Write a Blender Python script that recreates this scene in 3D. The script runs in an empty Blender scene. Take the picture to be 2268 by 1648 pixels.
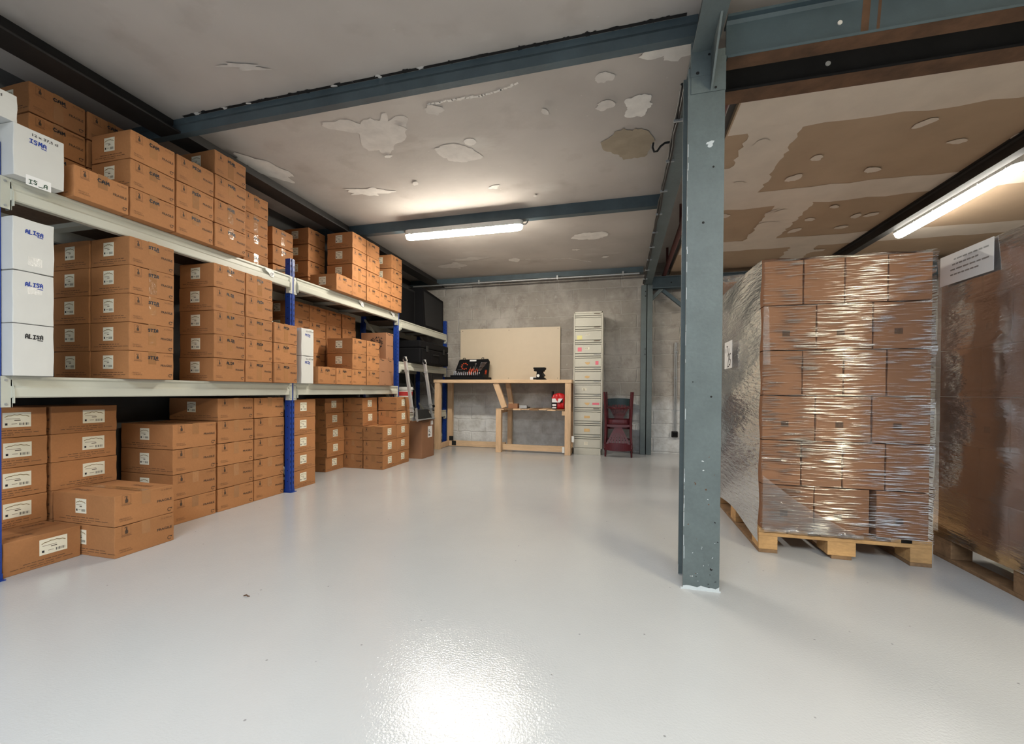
import bpy, bmesh, math, random
from mathutils import Vector, Matrix
R = random.Random(11)
PI = math.pi
sc = bpy.context.scene
col = sc.collection

# ------------------------------------------------------------------ camera
cam_d = bpy.data.cameras.new('camera'); cam = bpy.data.objects.new('camera', cam_d); col.objects.link(cam)
yaw, pitch, roll = map(math.radians, (-14.604, -0.518, 0.4396))
fw = Vector((math.sin(yaw)*math.cos(pitch), math.cos(yaw)*math.cos(pitch), math.sin(pitch)))
rt = fw.cross(Vector((0, 0, 1))).normalized(); up = rt.cross(fw)
rt2 = rt*math.cos(roll)+up*math.sin(roll); up2 = up*math.cos(roll)-rt*math.sin(roll)
m = Matrix((rt2, up2, -fw)).transposed().to_4x4(); m.translation = (0, 0, .95)
cam.matrix_world = m
cam_d.sensor_width = 36; cam_d.lens = 933.0/2268*36; cam_d.shift_y = 50.47/2268; cam_d.clip_start = .05
sc.camera = cam

# ------------------------------------------------------------------ world, daylight, overhead fill, exposure
w = bpy.data.worlds.new('world'); sc.world = w; w.use_nodes = True
w.node_tree.nodes['Background'].inputs[0].default_value = (.75, .86, 1, 1)
w.node_tree.nodes['Background'].inputs[1].default_value = .6
sc.view_settings.view_transform = 'Standard'; sc.view_settings.look = 'None'
sc.view_settings.exposure = 0.5; sc.view_settings.gamma = 1; sc.view_settings.use_curve_mapping = False
def area(name, loc, rot, sx, sy, power, color):
    d = bpy.data.lights.new(name, 'AREA'); d.shape = 'RECTANGLE'; d.size = sx; d.size_y = sy; d.energy = power; d.color = color
    o = bpy.data.objects.new(name, d); o.location = loc; o.rotation_euler = rot; col.objects.link(o); return o
DAY = area('daylight_through_doorway', (-1.3, -3.42, 1.3), (math.radians(62), 0, 0), 3.4, 2.4, 12, (.80, .90, 1))
FILL = area('added_overhead_fill', (-.2, -1.35, 2.98), (0, 0, 0), 3.6, 1.5, 195, (.86, .94, 1))  # unseen overhead light, added to brighten floor and ceiling near the viewer

# ------------------------------------------------------------------ materials
def mat(name, base, rough=.5, metal=0, noise=0, nscale=8, bump=0, bscale=60, rand=0, spec=.5, coat=0, stretch=None, noise2=None):
    mt = bpy.data.materials.new(name); mt.use_nodes = True
    nt = mt.node_tree; P = nt.nodes['Principled BSDF']
    P.inputs['Roughness'].default_value = rough; P.inputs['Metallic'].default_value = metal
    P.inputs['Specular IOR Level'].default_value = spec
    if coat: P.inputs['Coat Weight'].default_value = coat; P.inputs['Coat Roughness'].default_value = .08
    P.inputs['Base Color'].default_value = (*base, 1)
    tc = nt.nodes.new('ShaderNodeTexCoord'); vec = tc.outputs['Object']
    if stretch:
        mp = nt.nodes.new('ShaderNodeMapping'); mp.inputs['Scale'].default_value = stretch
        nt.links.new(vec, mp.inputs[0]); vec = mp.outputs[0]
    cur = None
    def vary(src, amt, cur):
        mr = nt.nodes.new('ShaderNodeMapRange'); mr.inputs[3].default_value = 1-amt; mr.inputs[4].default_value = 1+amt
        nt.links.new(src, mr.inputs[0])
        mx = nt.nodes.new('ShaderNodeVectorMath'); mx.operation = 'MULTIPLY'
        if cur is None: mx.inputs[0].default_value = base
        else: nt.links.new(cur, mx.inputs[0])
        nt.links.new(mr.outputs[0], mx.inputs[1]); return mx.outputs[0]
    for (a, s) in ([(noise, nscale)] if noise else []) + ([noise2] if noise2 else []):
        n = nt.nodes.new('ShaderNodeTexNoise'); n.inputs['Scale'].default_value = s; n.inputs['Detail'].default_value = 6; n.inputs['Roughness'].default_value = .62
        nt.links.new(vec, n.inputs['Vector'])
        mr = nt.nodes.new('ShaderNodeMapRange'); mr.inputs[1].default_value = .3; mr.inputs[2].default_value = .7
        nt.links.new(n.outputs['Fac'], mr.inputs[0])
        cur = vary(mr.outputs[0], a, cur)
    if rand:
        oi = nt.nodes.new('ShaderNodeObjectInfo'); cur = vary(oi.outputs['Random'], rand, cur)
    if cur is not None: nt.links.new(cur, P.inputs['Base Color'])
    if bump:
        n = nt.nodes.new('ShaderNodeTexNoise'); n.inputs['Scale'].default_value = bscale; n.inputs['Detail'].default_value = 3
        nt.links.new(vec, n.inputs['Vector'])
        b = nt.nodes.new('ShaderNodeBump'); b.inputs['Strength'].default_value = bump; b.inputs['Distance'].default_value = .01
        nt.links.new(n.outputs['Fac'], b.inputs['Height']); nt.links.new(b.outputs[0], P.inputs['Normal'])
    return mt
def emit(name, color, s):
    mt = bpy.data.materials.new(name); mt.use_nodes = True; nt = mt.node_tree
    P = nt.nodes['Principled BSDF']; P.inputs['Base Color'].default_value = (.9, .9, .88, 1)
    P.inputs['Emission Color'].default_value = (*color, 1); P.inputs['Emission Strength'].default_value = s
    return mt
M = {}
M['card'] = mat('brown_cardboard', (.385, .172, .068), .72, noise=.07, nscale=5, rand=.10, noise2=(.05, 90), spec=.3)
M['cardin'] = mat('plain_cardboard', (.29, .142, .075), .75, noise=.06, nscale=4, rand=.08, spec=.3)
M['ink'] = mat('faded_print', (.13, .062, .03), .7)
M['ink2'] = mat('dark_print', (.06, .034, .02), .7)
M['marker'] = mat('black_marker', (.012, .012, .016), .5)
M['bluemk'] = mat('blue_marker', (.015, .05, .32), .5)
M['greenmk'] = mat('green_marker', (.01, .06, .03), .5)
M['paper'] = mat('label_paper', (.80, .76, .62), .55)
M['sheet'] = mat('white_paper', (.82, .82, .82), .55)
M['gold'] = mat('label_script', (.22, .15, .05), .5)
M['tape'] = mat('brown_tape', (.36, .175, .075), .16, bump=.25, bscale=35, rand=.12)
M['cleartape'] = mat('clear_tape', (.66, .65, .62), .12, bump=.3, bscale=45)
M['white'] = mat('white_carton', (.62, .62, .60), .5, noise=.03, nscale=6, spec=.4)
M['steel'] = mat('grey_blue_paint', (.102, .127, .130), .48, noise=.14, nscale=5, bump=.12, bscale=45, noise2=(.06, 60))
M['darksteel'] = mat('dark_blue_paint', (.060, .090, .108), .5, noise=.2, nscale=4, bump=.12, bscale=40)
M['beampaint'] = mat('blue_beam_paint', (.070, .098, .112), .42, noise=.2, nscale=4, bump=.1, bscale=40)
M['blacksteel'] = mat('soot_and_shade_steel', (.018, .016, .015), .6, noise=.3, nscale=6)  # near-black for soot marks and dark beams, one with its shade painted in
M['rust'] = mat('rusty_steel', (.11, .055, .028), .75, noise=.4, nscale=9, noise2=(.3, 2))
M['redpipe'] = mat('dark_red_primer', (.09, .022, .018), .5, noise=.2)
M['hole'] = mat('black_void', (.006, .006, .006), .8)
M['chip'] = mat('scraped_paint', (.52, .56, .58), .6)
M['blue'] = mat('blue_powder_coat', (.012, .045, .26), .35, noise=.12, nscale=10)
M['cream'] = mat('cream_powder_coat', (.52, .52, .45), .33, noise=.03, nscale=6)
M['deck'] = mat('chipboard_deck', (.13, .085, .055), .8, noise=.2, nscale=40)
M['galv'] = mat('galvanised_steel', (.42, .44, .45), .4, metal=.6, noise=.1)
M['alu'] = mat('brushed_aluminium', (.62, .63, .65), .35, metal=.5)
M['chrome'] = mat('chrome', (.75, .76, .78), .2, metal=1)
M['pine'] = mat('pine_wood', (.62, .42, .255), .6, noise=.13, nscale=3, stretch=(6, 6, 1), noise2=(.08, 14))
M['pine_h'] = mat('pine_wood_lengthwise', (.62, .43, .265), .6, noise=.13, nscale=3, stretch=(1, 6, 6), noise2=(.08, 14))
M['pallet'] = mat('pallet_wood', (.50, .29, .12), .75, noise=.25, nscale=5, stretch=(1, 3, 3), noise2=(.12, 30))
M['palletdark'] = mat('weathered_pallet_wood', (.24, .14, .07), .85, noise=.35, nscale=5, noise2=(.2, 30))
M['board'] = mat('cream_board', (.62, .52, .39), .5, noise=.02)
M['black'] = mat('black_plastic', (.006, .006, .007), .7, spec=.12)
M['blackcloth'] = mat('black_cloth', (.008, .008, .009), .9)
M['greyd'] = mat('dark_grey_panel', (.020, .020, .020), .7, spec=.15)
M['cabinet'] = mat('cream_enamel', (.56, .54, .46), .4, noise=.05, nscale=4)
M['shadowgap'] = mat('cabinet_gap', (.10, .10, .09), .7)
M['card_tag'] = mat('yellowed_card', (.66, .44, .20), .6)
M['pink'] = mat('pink_sticker', (.75, .16, .22), .5)
M['yellow'] = mat('yellow_note', (.75, .70, .30), .6)
M['mahog'] = mat('mahogany_varnish', (.075, .010, .014), .34, noise=.2, nscale=8, spec=.35)
M['greenrail'] = mat('dark_green_varnish', (.006, .022, .022), .3, spec=.35)
M['red'] = mat('red_plastic', (.55, .012, .015), .4)
M['redbox'] = mat('red_band', (.5, .03, .03), .5)
M['orange'] = mat('orange_grip', (.65, .07, .02), .4)
M['plaster'] = mat('bare_plaster', (.72, .69, .65), .9, noise=.1, nscale=12)
M['softplaster'] = mat('thin_plaster', (.58, .545, .51), .9, noise=.1, nscale=12)
M['stain'] = mat('damp_stain', (.32, .265, .195), .9, noise=.15, nscale=6)
M['whitepl'] = mat('white_plastic', (.75, .75, .72), .4)
M['cable'] = mat('black_cable', (.012, .012, .012), .5)
M['compound'] = mat('joint_compound', (.66, .57, .48), .9, noise=.06, nscale=4)
M['gypsum'] = mat('tan_plasterboard', (.42, .30, .20), .9, noise=.06, nscale=3)
M['tube1'] = emit('warm_tube', (1, .93, .80), 112)
M['tube3'] = emit('bright_tube', (1, .89, .64), 200)
M['tube2'] = emit('cool_tube', (1, .95, .84), 85)

def floor_mat():
    mt = mat('grey_epoxy_floor', (.475, .478, .48), .10, noise=.03, nscale=1.6, spec=.5)
    nt = mt.node_tree; P = nt.nodes['Principled BSDF']
    tc = nt.nodes.new('ShaderNodeTexCoord')
    n = nt.nodes.new('ShaderNodeTexNoise'); n.inputs['Scale'].default_value = 130; n.inputs['Detail'].default_value = 2
    n2 = nt.nodes.new('ShaderNodeTexNoise'); n2.inputs['Scale'].default_value = 3; n2.inputs['Detail'].default_value = 2
    nt.links.new(tc.outputs['Object'], n.inputs['Vector']); nt.links.new(tc.outputs['Object'], n2.inputs['Vector'])
    b = nt.nodes.new('ShaderNodeBump'); b.inputs['Strength'].default_value = .24; b.inputs['Distance'].default_value = .0038
    b2 = nt.nodes.new('ShaderNodeBump'); b2.inputs['Strength'].default_value = .05; b2.inputs['Distance'].default_value = .02
    nt.links.new(n.outputs['Fac'], b.inputs['Height']); nt.links.new(n2.outputs['Fac'], b2.inputs['Height'])
    nt.links.new(b.outputs[0], b2.inputs['Normal']); nt.links.new(b2.outputs[0], P.inputs['Normal'])
    # scattered dirt specks
    v = nt.nodes.new('ShaderNodeTexVoronoi'); v.inputs['Scale'].default_value = 9
    nt.links.new(tc.outputs['Object'], v.inputs['Vector'])
    c = nt.nodes.new('ShaderNodeMapRange'); c.inputs[1].default_value = .025; c.inputs[2].default_value = .045; c.inputs[3].default_value = .55; c.inputs[4].default_value = 1
    nt.links.new(v.outputs['Distance'], c.inputs[0])
    old = P.inputs['Base Color'].links[0].from_socket
    mx = nt.nodes.new('ShaderNodeVectorMath'); mx.operation = 'MULTIPLY'
    nt.links.new(old, mx.inputs[0]); nt.links.new(c.outputs[0], mx.inputs[1]); nt.links.new(mx.outputs[0], P.inputs['Base Color'])
    return mt
M['floor'] = floor_mat()

def ramp_mix(nt, fac, a, b, lo, hi):
    mr = nt.nodes.new('ShaderNodeMapRange'); mr.inputs[1].default_value = lo; mr.inputs[2].default_value = hi
    nt.links.new(fac, mr.inputs[0])
    mx = nt.nodes.new('ShaderNodeMix'); mx.data_type = 'RGBA'
    nt.links.new(mr.outputs[0], mx.inputs[0])
    for s, val in ((6, a), (7, b)):
        if isinstance(val, tuple): mx.inputs[s].default_value = (*val, 1)
        else: nt.links.new(val, mx.inputs[s])
    return mx.outputs[2]
def ceiling_mat():
    mt = mat('grimy_ceiling_paint', (.33, .295, .265), .9, bump=.15, bscale=14)
    nt = mt.node_tree; P = nt.nodes['Principled BSDF']; tc = nt.nodes.new('ShaderNodeTexCoord')
    def noise(s, d=5, st=None):
        n = nt.nodes.new('ShaderNodeTexNoise'); n.inputs['Scale'].default_value = s; n.inputs['Detail'].default_value = d
        v = tc.outputs['Object']
        if st:
            mp = nt.nodes.new('ShaderNodeMapping'); mp.inputs['Scale'].default_value = st; nt.links.new(v, mp.inputs[0]); v = mp.outputs[0]
        nt.links.new(v, n.inputs['Vector']); return n.outputs['Fac']
    c = ramp_mix(nt, noise(.9), (.40, .365, .335), (.51, .47, .435), .35, .65)
    c = ramp_mix(nt, noise(3.2, 8), c, (.40, .355, .32), .56, .75)
    c = ramp_mix(nt, noise(1.1, 9, (1, 2.2, 1)), c, (.55, .52, .485), .64, .76)
    c = ramp_mix(nt, noise(26, 2), c, (.52, .49, .455), .73, .80)
    nt.links.new(c, P.inputs['Base Color']); return mt
M['ceiling'] = ceiling_mat()
def block_mat():
    mt = mat('rough_concrete_block', (.3, .28, .26), .92)
    nt = mt.node_tree; P = nt.nodes['Principled BSDF']; tc = nt.nodes.new('ShaderNodeTexCoord')
    mp = nt.nodes.new('ShaderNodeMapping'); mp.inputs['Rotation'].default_value = (PI/2, 0, 0); nt.links.new(tc.outputs['Object'], mp.inputs[0])
    br = nt.nodes.new('ShaderNodeTexBrick'); br.inputs['Scale'].default_value = 1; br.inputs['Brick Width'].default_value = .5; br.inputs['Row Height'].default_value = .215
    br.inputs['Mortar Size'].default_value = .014; br.inputs['Mortar Smooth'].default_value = .7
    br.inputs['Color1'].default_value = (.35, .322, .287, 1); br.inputs['Color2'].default_value = (.315, .29, .26, 1); br.inputs['Mortar'].default_value = (.385, .36, .33, 1)
    nz = nt.nodes.new('ShaderNodeTexNoise'); nz.inputs['Scale'].default_value = 6; nz.inputs['Detail'].default_value = 4; nt.links.new(mp.outputs[0], nz.inputs['Vector'])
    wv = nt.nodes.new('ShaderNodeVectorMath'); wv.operation = 'MULTIPLY_ADD'; wv.inputs[1].default_value = (.05, .05, 0); nt.links.new(nz.outputs['Color'], wv.inputs[0]); nt.links.new(mp.outputs[0], wv.inputs[2])
    nt.links.new(wv.outputs[0], br.inputs['Vector'])
    def noise(s, d=6):
        n = nt.nodes.new('ShaderNodeTexNoise'); n.inputs['Scale'].default_value = s; n.inputs['Detail'].default_value = d; n.inputs['Roughness'].default_value = .65
        nt.links.new(tc.outputs['Object'], n.inputs['Vector']); return n.outputs['Fac']
    c = ramp_mix(nt, noise(1.6), br.outputs['Color'], (.47, .44, .405), .46, .64)
    c = ramp_mix(nt, noise(4.5), c, (.225, .198, .17), .54, .74)
    c = ramp_mix(nt, noise(9, 8), c, (.50, .48, .45), .60, .72)
    c = ramp_mix(nt, noise(30, 3), c, (.10, .085, .07), .70, .76)
    # pale whitewash on the lower wall with an uneven upper edge
    sp = nt.nodes.new('ShaderNodeSeparateXYZ'); nt.links.new(tc.outputs['Object'], sp.inputs[0])
    ma = nt.nodes.new('ShaderNodeMath'); ma.operation = 'MULTIPLY_ADD'; ma.inputs[1].default_value = .5
    nt.links.new(noise(3), ma.inputs[0]); nt.links.new(sp.outputs['Z'], ma.inputs[2])
    c2 = ramp_mix(nt, noise(5), (.66, .67, .67), (.46, .455, .44), .42, .66)
    c = ramp_mix(nt, ma.outputs[0], c2, c, .98, 1.12)
    nt.links.new(c, P.inputs['Base Color'])
    b = nt.nodes.new('ShaderNodeBump'); b.inputs['Strength'].default_value = .5; b.inputs['Distance'].default_value = .02
    add = nt.nodes.new('ShaderNodeMath'); add.operation = 'SUBTRACT'; nt.links.new(noise(18), add.inputs[0]); nt.links.new(br.outputs['Fac'], add.inputs[1])
    nt.links.new(add.outputs[0], b.inputs['Height']); nt.links.new(b.outputs[0], P.inputs['Normal'])
    return mt
M['block'] = block_mat()
M['leftwall'] = mat('dark_concrete_wall', (.075, .075, .075), .9, noise=.2, nscale=3)

def film_mat(name, haze, hazecol, stretch, gloss, bstr, dist=.012, rough=.10, aniso=0, streak=0):
    mt = bpy.data.materials.new(name); mt.use_nodes = True; nt = mt.node_tree; nt.nodes.remove(nt.nodes['Principled BSDF'])
    out = nt.nodes['Material Output']
    tr = nt.nodes.new('ShaderNodeBsdfTransparent'); tr.inputs[0].default_value = (.97, .97, .97, 1)
    df = nt.nodes.new('ShaderNodeBsdfDiffuse'); df.inputs[0].default_value = (*hazecol, 1)
    tl = nt.nodes.new('ShaderNodeBsdfTranslucent'); tl.inputs[0].default_value = (*hazecol, 1)
    gl = nt.nodes.new('ShaderNodeBsdfGlossy'); gl.inputs['Roughness'].default_value = rough; gl.inputs['Anisotropy'].default_value = aniso;
    tg = nt.nodes.new('ShaderNodeTangent'); tg.direction_type = 'RADIAL'; tg.axis = 'Z'
    if aniso: nt.links.new(tg.outputs[0], gl.inputs['Tangent'])
    gl.inputs[0].default_value = (1, 1, 1, 1)
    tc = nt.nodes.new('ShaderNodeTexCoord'); mp = nt.nodes.new('ShaderNodeMapping')
    mp.inputs['Scale'].default_value = stretch[0]; mp.inputs['Rotation'].default_value = stretch[1]; nt.links.new(tc.outputs['Object'], mp.inputs[0])
    n = nt.nodes.new('ShaderNodeTexNoise'); n.inputs['Scale'].default_value = 1; n.inputs['Detail'].default_value = 4; n.inputs['Roughness'].default_value = .6
    nt.links.new(mp.outputs[0], n.inputs['Vector'])
    b = nt.nodes.new('ShaderNodeBump'); b.inputs['Strength'].default_value = bstr; b.inputs['Distance'].default_value = dist
    nt.links.new(n.outputs['Fac'], b.inputs['Height']); nt.links.new(b.outputs[0], gl.inputs['Normal']); nt.links.new(b.outputs[0], df.inputs['Normal'])
    hz = nt.nodes.new('ShaderNodeMapRange'); hz.inputs[1].default_value = .35; hz.inputs[2].default_value = .75
    hz.inputs[3].default_value = haze*.45; hz.inputs[4].default_value = haze*1.7; nt.links.new(n.outputs['Fac'], hz.inputs[0])
    m0 = nt.nodes.new('ShaderNodeMixShader'); m0.inputs[0].default_value = .5; nt.links.new(df.outputs[0], m0.inputs[1]); nt.links.new(tl.outputs[0], m0.inputs[2])
    m1 = nt.nodes.new('ShaderNodeMixShader'); nt.links.new(hz.outputs[0], m1.inputs[0]); nt.links.new(tr.outputs[0], m1.inputs[1]); nt.links.new(m0.outputs[0], m1.inputs[2])
    fr = nt.nodes.new('ShaderNodeFresnel'); fr.inputs[0].default_value = 1.5; nt.links.new(b.outputs[0], fr.inputs['Normal'])
    mu = nt.nodes.new('ShaderNodeMath'); mu.operation = 'MULTIPLY'; mu.inputs[1].default_value = gloss; mu.use_clamp = True; nt.links.new(fr.outputs[0], mu.inputs[0])
    if streak:       # the film is creased into fine horizontal strands that shine, with duller film between them
        mp2 = nt.nodes.new('ShaderNodeMapping'); mp2.inputs['Scale'].default_value = (7, 7, 150); mp2.inputs['Rotation'].default_value = (0, .06, 0); nt.links.new(tc.outputs['Object'], mp2.inputs[0])
        n3 = nt.nodes.new('ShaderNodeTexNoise'); n3.inputs['Scale'].default_value = 1; n3.inputs['Detail'].default_value = 3; nt.links.new(mp2.outputs[0], n3.inputs['Vector'])
        n4 = nt.nodes.new('ShaderNodeTexNoise'); n4.inputs['Scale'].default_value = 5; n4.inputs['Detail'].default_value = 2; nt.links.new(tc.outputs['Object'], n4.inputs['Vector'])
        ad = nt.nodes.new('ShaderNodeMath'); ad.operation = 'MULTIPLY_ADD'; ad.inputs[1].default_value = .35; nt.links.new(n4.outputs['Fac'], ad.inputs[0]); nt.links.new(n3.outputs['Fac'], ad.inputs[2])
        r3 = nt.nodes.new('ShaderNodeMapRange'); r3.inputs[1].default_value = .69; r3.inputs[2].default_value = .83; r3.inputs[3].default_value = .05; r3.inputs[4].default_value = streak; nt.links.new(ad.outputs[0], r3.inputs[0])
        mu2 = nt.nodes.new('ShaderNodeMath'); mu2.operation = 'MULTIPLY'; nt.links.new(mu.outputs[0], mu2.inputs[0]); nt.links.new(r3.outputs[0], mu2.inputs[1]); mu = mu2
    m2 = nt.nodes.new('ShaderNodeMixShader'); nt.links.new(mu.outputs[0], m2.inputs[0]); nt.links.new(m1.outputs[0], m2.inputs[1]); nt.links.new(gl.outputs[0], m2.inputs[2])
    nt.links.new(m2.outputs[0], out.inputs[0]); return mt
M['film'] = film_mat('stretch_film', .025, (.8, .75, .70), ((5, 5, 70), (0, 0, 0)), 2.5, .3, .006, .36, .96, 6.5)
M['film2'] = film_mat('taut_stretch_film', .05, (.8, .77, .76), ((3, 5, 30), (0, 0, 0)), 7, .35, .012)
M['filmside'] = film_mat('wrinkled_stretch_film', .30, (.80, .70, .63), ((20, 7, 42), (.55, 0, 0)), 1.5, .8)
M['filmfold'] = film_mat('doubled_stretch_film', .22, (.8, .78, .78), ((9, 9, 40), (0, .5, 0)), 1.8, .7)

# ------------------------------------------------------------------ mesh helpers
class MB:
    def __init__(s): s.v = []; s.f = []; s.mi = []; s.sm = []; s.mats = []
    def mid(s, m):
        m = M[m] if isinstance(m, str) else m
        if m not in s.mats: s.mats.append(m)
        return s.mats.index(m)
    def add(s, vs, fs, m, smooth=False):
        k = len(s.v); i = s.mid(m); s.v += [tuple(p) for p in vs]
        for f in fs: s.f.append([a+k for a in f]); s.mi.append(i); s.sm.append(smooth)
        return s
    def box(s, a, b, m, bev=0):
        x0, y0, z0 = (min(p, q) for p, q in zip(a, b)); x1, y1, z1 = (max(p, q) for p, q in zip(a, b))
        if bev:
            bm = bmesh.new(); bmesh.ops.create_cube(bm, size=1)
            for v in bm.verts: v.co = Vector(((x0+x1)/2+v.co.x*(x1-x0), (y0+y1)/2+v.co.y*(y1-y0), (z0+z1)/2+v.co.z*(z1-z0)))
            bmesh.ops.bevel(bm, geom=bm.edges[:], offset=bev, segments=2, affect='EDGES', profile=.6)
            return s.bm(bm, m)
        V = [(x0, y0, z0), (x1, y0, z0), (x1, y1, z0), (x0, y1, z0), (x0, y0, z1), (x1, y0, z1), (x1, y1, z1), (x0, y1, z1)]
        return s.add(V, [(3, 2, 1, 0), (4, 5, 6, 7), (0, 1, 5, 4), (1, 2, 6, 5), (2, 3, 7, 6), (3, 0, 4, 7)], m)
    def bm(s, bm, m, smooth=False):
        bm.verts.ensure_lookup_table(); bm.verts.index_update()
        s.add([v.co for v in bm.verts], [[v.index for v in f.verts] for f in bm.faces], m, smooth); bm.free(); return s
    def prism(s, poly, o, u, v, n, L, m):      # polygon in the (u,v) plane at o, swept L along n
        o, u, v, n = map(Vector, (o, u, v, n)); k = len(poly)
        A = [o+u*p+v*q for p, q in poly]; B = [a+n*L for a in A]
        fs = [list(range(k))[::-1], list(range(k, 2*k))]+[(i, (i+1) % k, k+(i+1) % k, k+i) for i in range(k)]
        return s.add(A+B, fs, m)
    def bar(s, a, b, wd, th, m, side=(1, 0, 0)):  # rectangular bar from a to b
        a, b = Vector(a), Vector(b); d = (b-a).normalized(); u = Vector(side); u = (u-d*u.dot(d)).normalized(); v = d.cross(u)
        return s.prism([(-wd/2, -th/2), (wd/2, -th/2), (wd/2, th/2), (-wd/2, th/2)], a, u, v, d, (b-a).length, m)
    def tube(s, pts, r, m, n=8, cap=True):
        P = [Vector(p) for p in pts]; rs = r if isinstance(r, (list, tuple)) else [r]*len(P); V = []; F = []
        ref = None
        for i, p in enumerate(P):
            d = (P[min(i+1, len(P)-1)]-P[max(i-1, 0)]).normalized()
            if ref is None: ref = Vector((0, 0, 1)) if abs(d.z) < .9 else Vector((1, 0, 0))
            u = d.cross(ref).normalized(); v = u.cross(d).normalized(); ref = v
            for k in range(n):
                a = 2*PI*k/n; V.append(p+(u*math.cos(a)+v*math.sin(a))*rs[i])
        for i in range(len(P)-1):
            for k in range(n): F.append((i*n+k, i*n+(k+1) % n, (i+1)*n+(k+1) % n, (i+1)*n+k))
        s.add(V, F, m, True)
        if cap:
            q = len(P)-1
            s.add(V[:n], [list(range(n))], m); s.add(V[q*n:], [list(range(n))[::-1]], m)
        return s
    def quad(s, o, u, v, m):
        o, u, v = map(Vector, (o, u, v)); return s.add([o, o+u, o+u+v, o+v], [(0, 1, 2, 3)], m)
    def mesh(s, name):
        me = bpy.data.meshes.new(name); me.from_pydata(s.v, [], s.f); me.update()
        for mt in s.mats: me.materials.append(mt)
        me.polygons.foreach_set('material_index', s.mi); me.polygons.foreach_set('use_smooth', s.sm); me.validate(); return me
    def obj(s, name, parent=None): return mobj(name, s.mesh(name), parent)
def mobj(name, me, parent=None):
    o = bpy.data.objects.new(name, me); col.objects.link(o)
    if parent: o.parent = parent
    return o
def thing(name, label, cat, loc=(0, 0, 0), rz=0, group=None):
    o = bpy.data.objects.new(name, None); col.objects.link(o); o.location = loc; o.rotation_euler = (0, 0, rz); o.empty_display_size = .05
    return tag(o, label, cat, group)
def tag(o, label, cat, group=None):
    o['label'] = label; o['category'] = cat
    if group: o['group'] = group
    return o
def struct(o): o['kind'] = 'structure'; return o

# ---- lettering
_tc = {}
def text2d(st, bold=.0):
    k = (st, bold)
    if k not in _tc:
        c = bpy.data.curves.new('t', 'FONT'); c.body = st; c.size = 1; c.offset = bold; c.resolution_u = 2; c.fill_mode = 'FRONT'
        o = bpy.data.objects.new('t', c); col.objects.link(o); bpy.context.view_layer.update()
        me = bpy.data.meshes.new_from_object(o.evaluated_get(bpy.context.evaluated_depsgraph_get()))
        V = [(v.co.x, v.co.y) for v in me.vertices]; F = [list(p.vertices) for p in me.polygons]
        bpy.data.objects.remove(o); bpy.data.curves.remove(c); bpy.data.meshes.remove(me)
        x0 = min(v[0] for v in V); x1 = max(v[0] for v in V); y0 = min(v[1] for v in V); y1 = max(v[1] for v in V)
        _tc[k] = ([((a-x0)/(x1-x0), (b-y0)/(y1-y0)) for a, b in V], F)
    return _tc[k]
STROKES = {'A': [[(0, 0), (.12, .8), (.5, 1), (.85, .8), (.9, 0)], [(.05, .42), (.9, .45)]], 'B': [[(0, 0), (0, 1), (.8, .85), (.1, .52), (.9, .25), (0, 0)]],
 'C': [[(.95, .85), (.4, 1), (0, .5), (.4, 0), (.95, .12)]], 'E': [[(.9, 1), (0, .95), (0, 0), (.9, .05)], [(0, .5), (.7, .52)]], 'F': [[(.9, 1), (0, .95), (0, 0)], [(0, .5), (.7, .52)]],
 'I': [[(.1, 1), (.9, 1)], [(.5, 1), (.5, 0)], [(.1, 0), (.9, 0)]], 'i': [[(.5, .6), (.5, 0)]], 'L': [[(0, 1), (0, 0), (.8, .03)]], 'M': [[(0, 0), (.08, 1), (.45, .4), (.85, 1), (.95, 0)]],
 'P': [[(0, 0), (0, 1), (.85, .9), (.8, .5), (.05, .45)]], 'S': [[(.9, .9), (.3, 1), (.05, .75), (.8, .4), (.6, .02), (0, .1)]], 'T': [[(0, 1), (1, .96)], [(.5, 1), (.45, 0)]],
 'Y': [[(0, 1), (.45, .5)], [(.95, 1), (.3, 0)]], 'O': [[(.5, 1), (.05, .6), (.2, .05), (.8, .05), (.95, .6), (.5, 1)]], '_': [[(0, -.12), (1, -.1)]], '-': [[(.1, .45), (.9, .5)]],
 '2': [[(0, .8), (.5, 1), (.85, .7), (0, 0), (.95, .02)]], '5': [[(.9, 1), (.1, .95), (.05, .55), (.8, .45), (.6, 0), (0, .08)]]}
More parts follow.
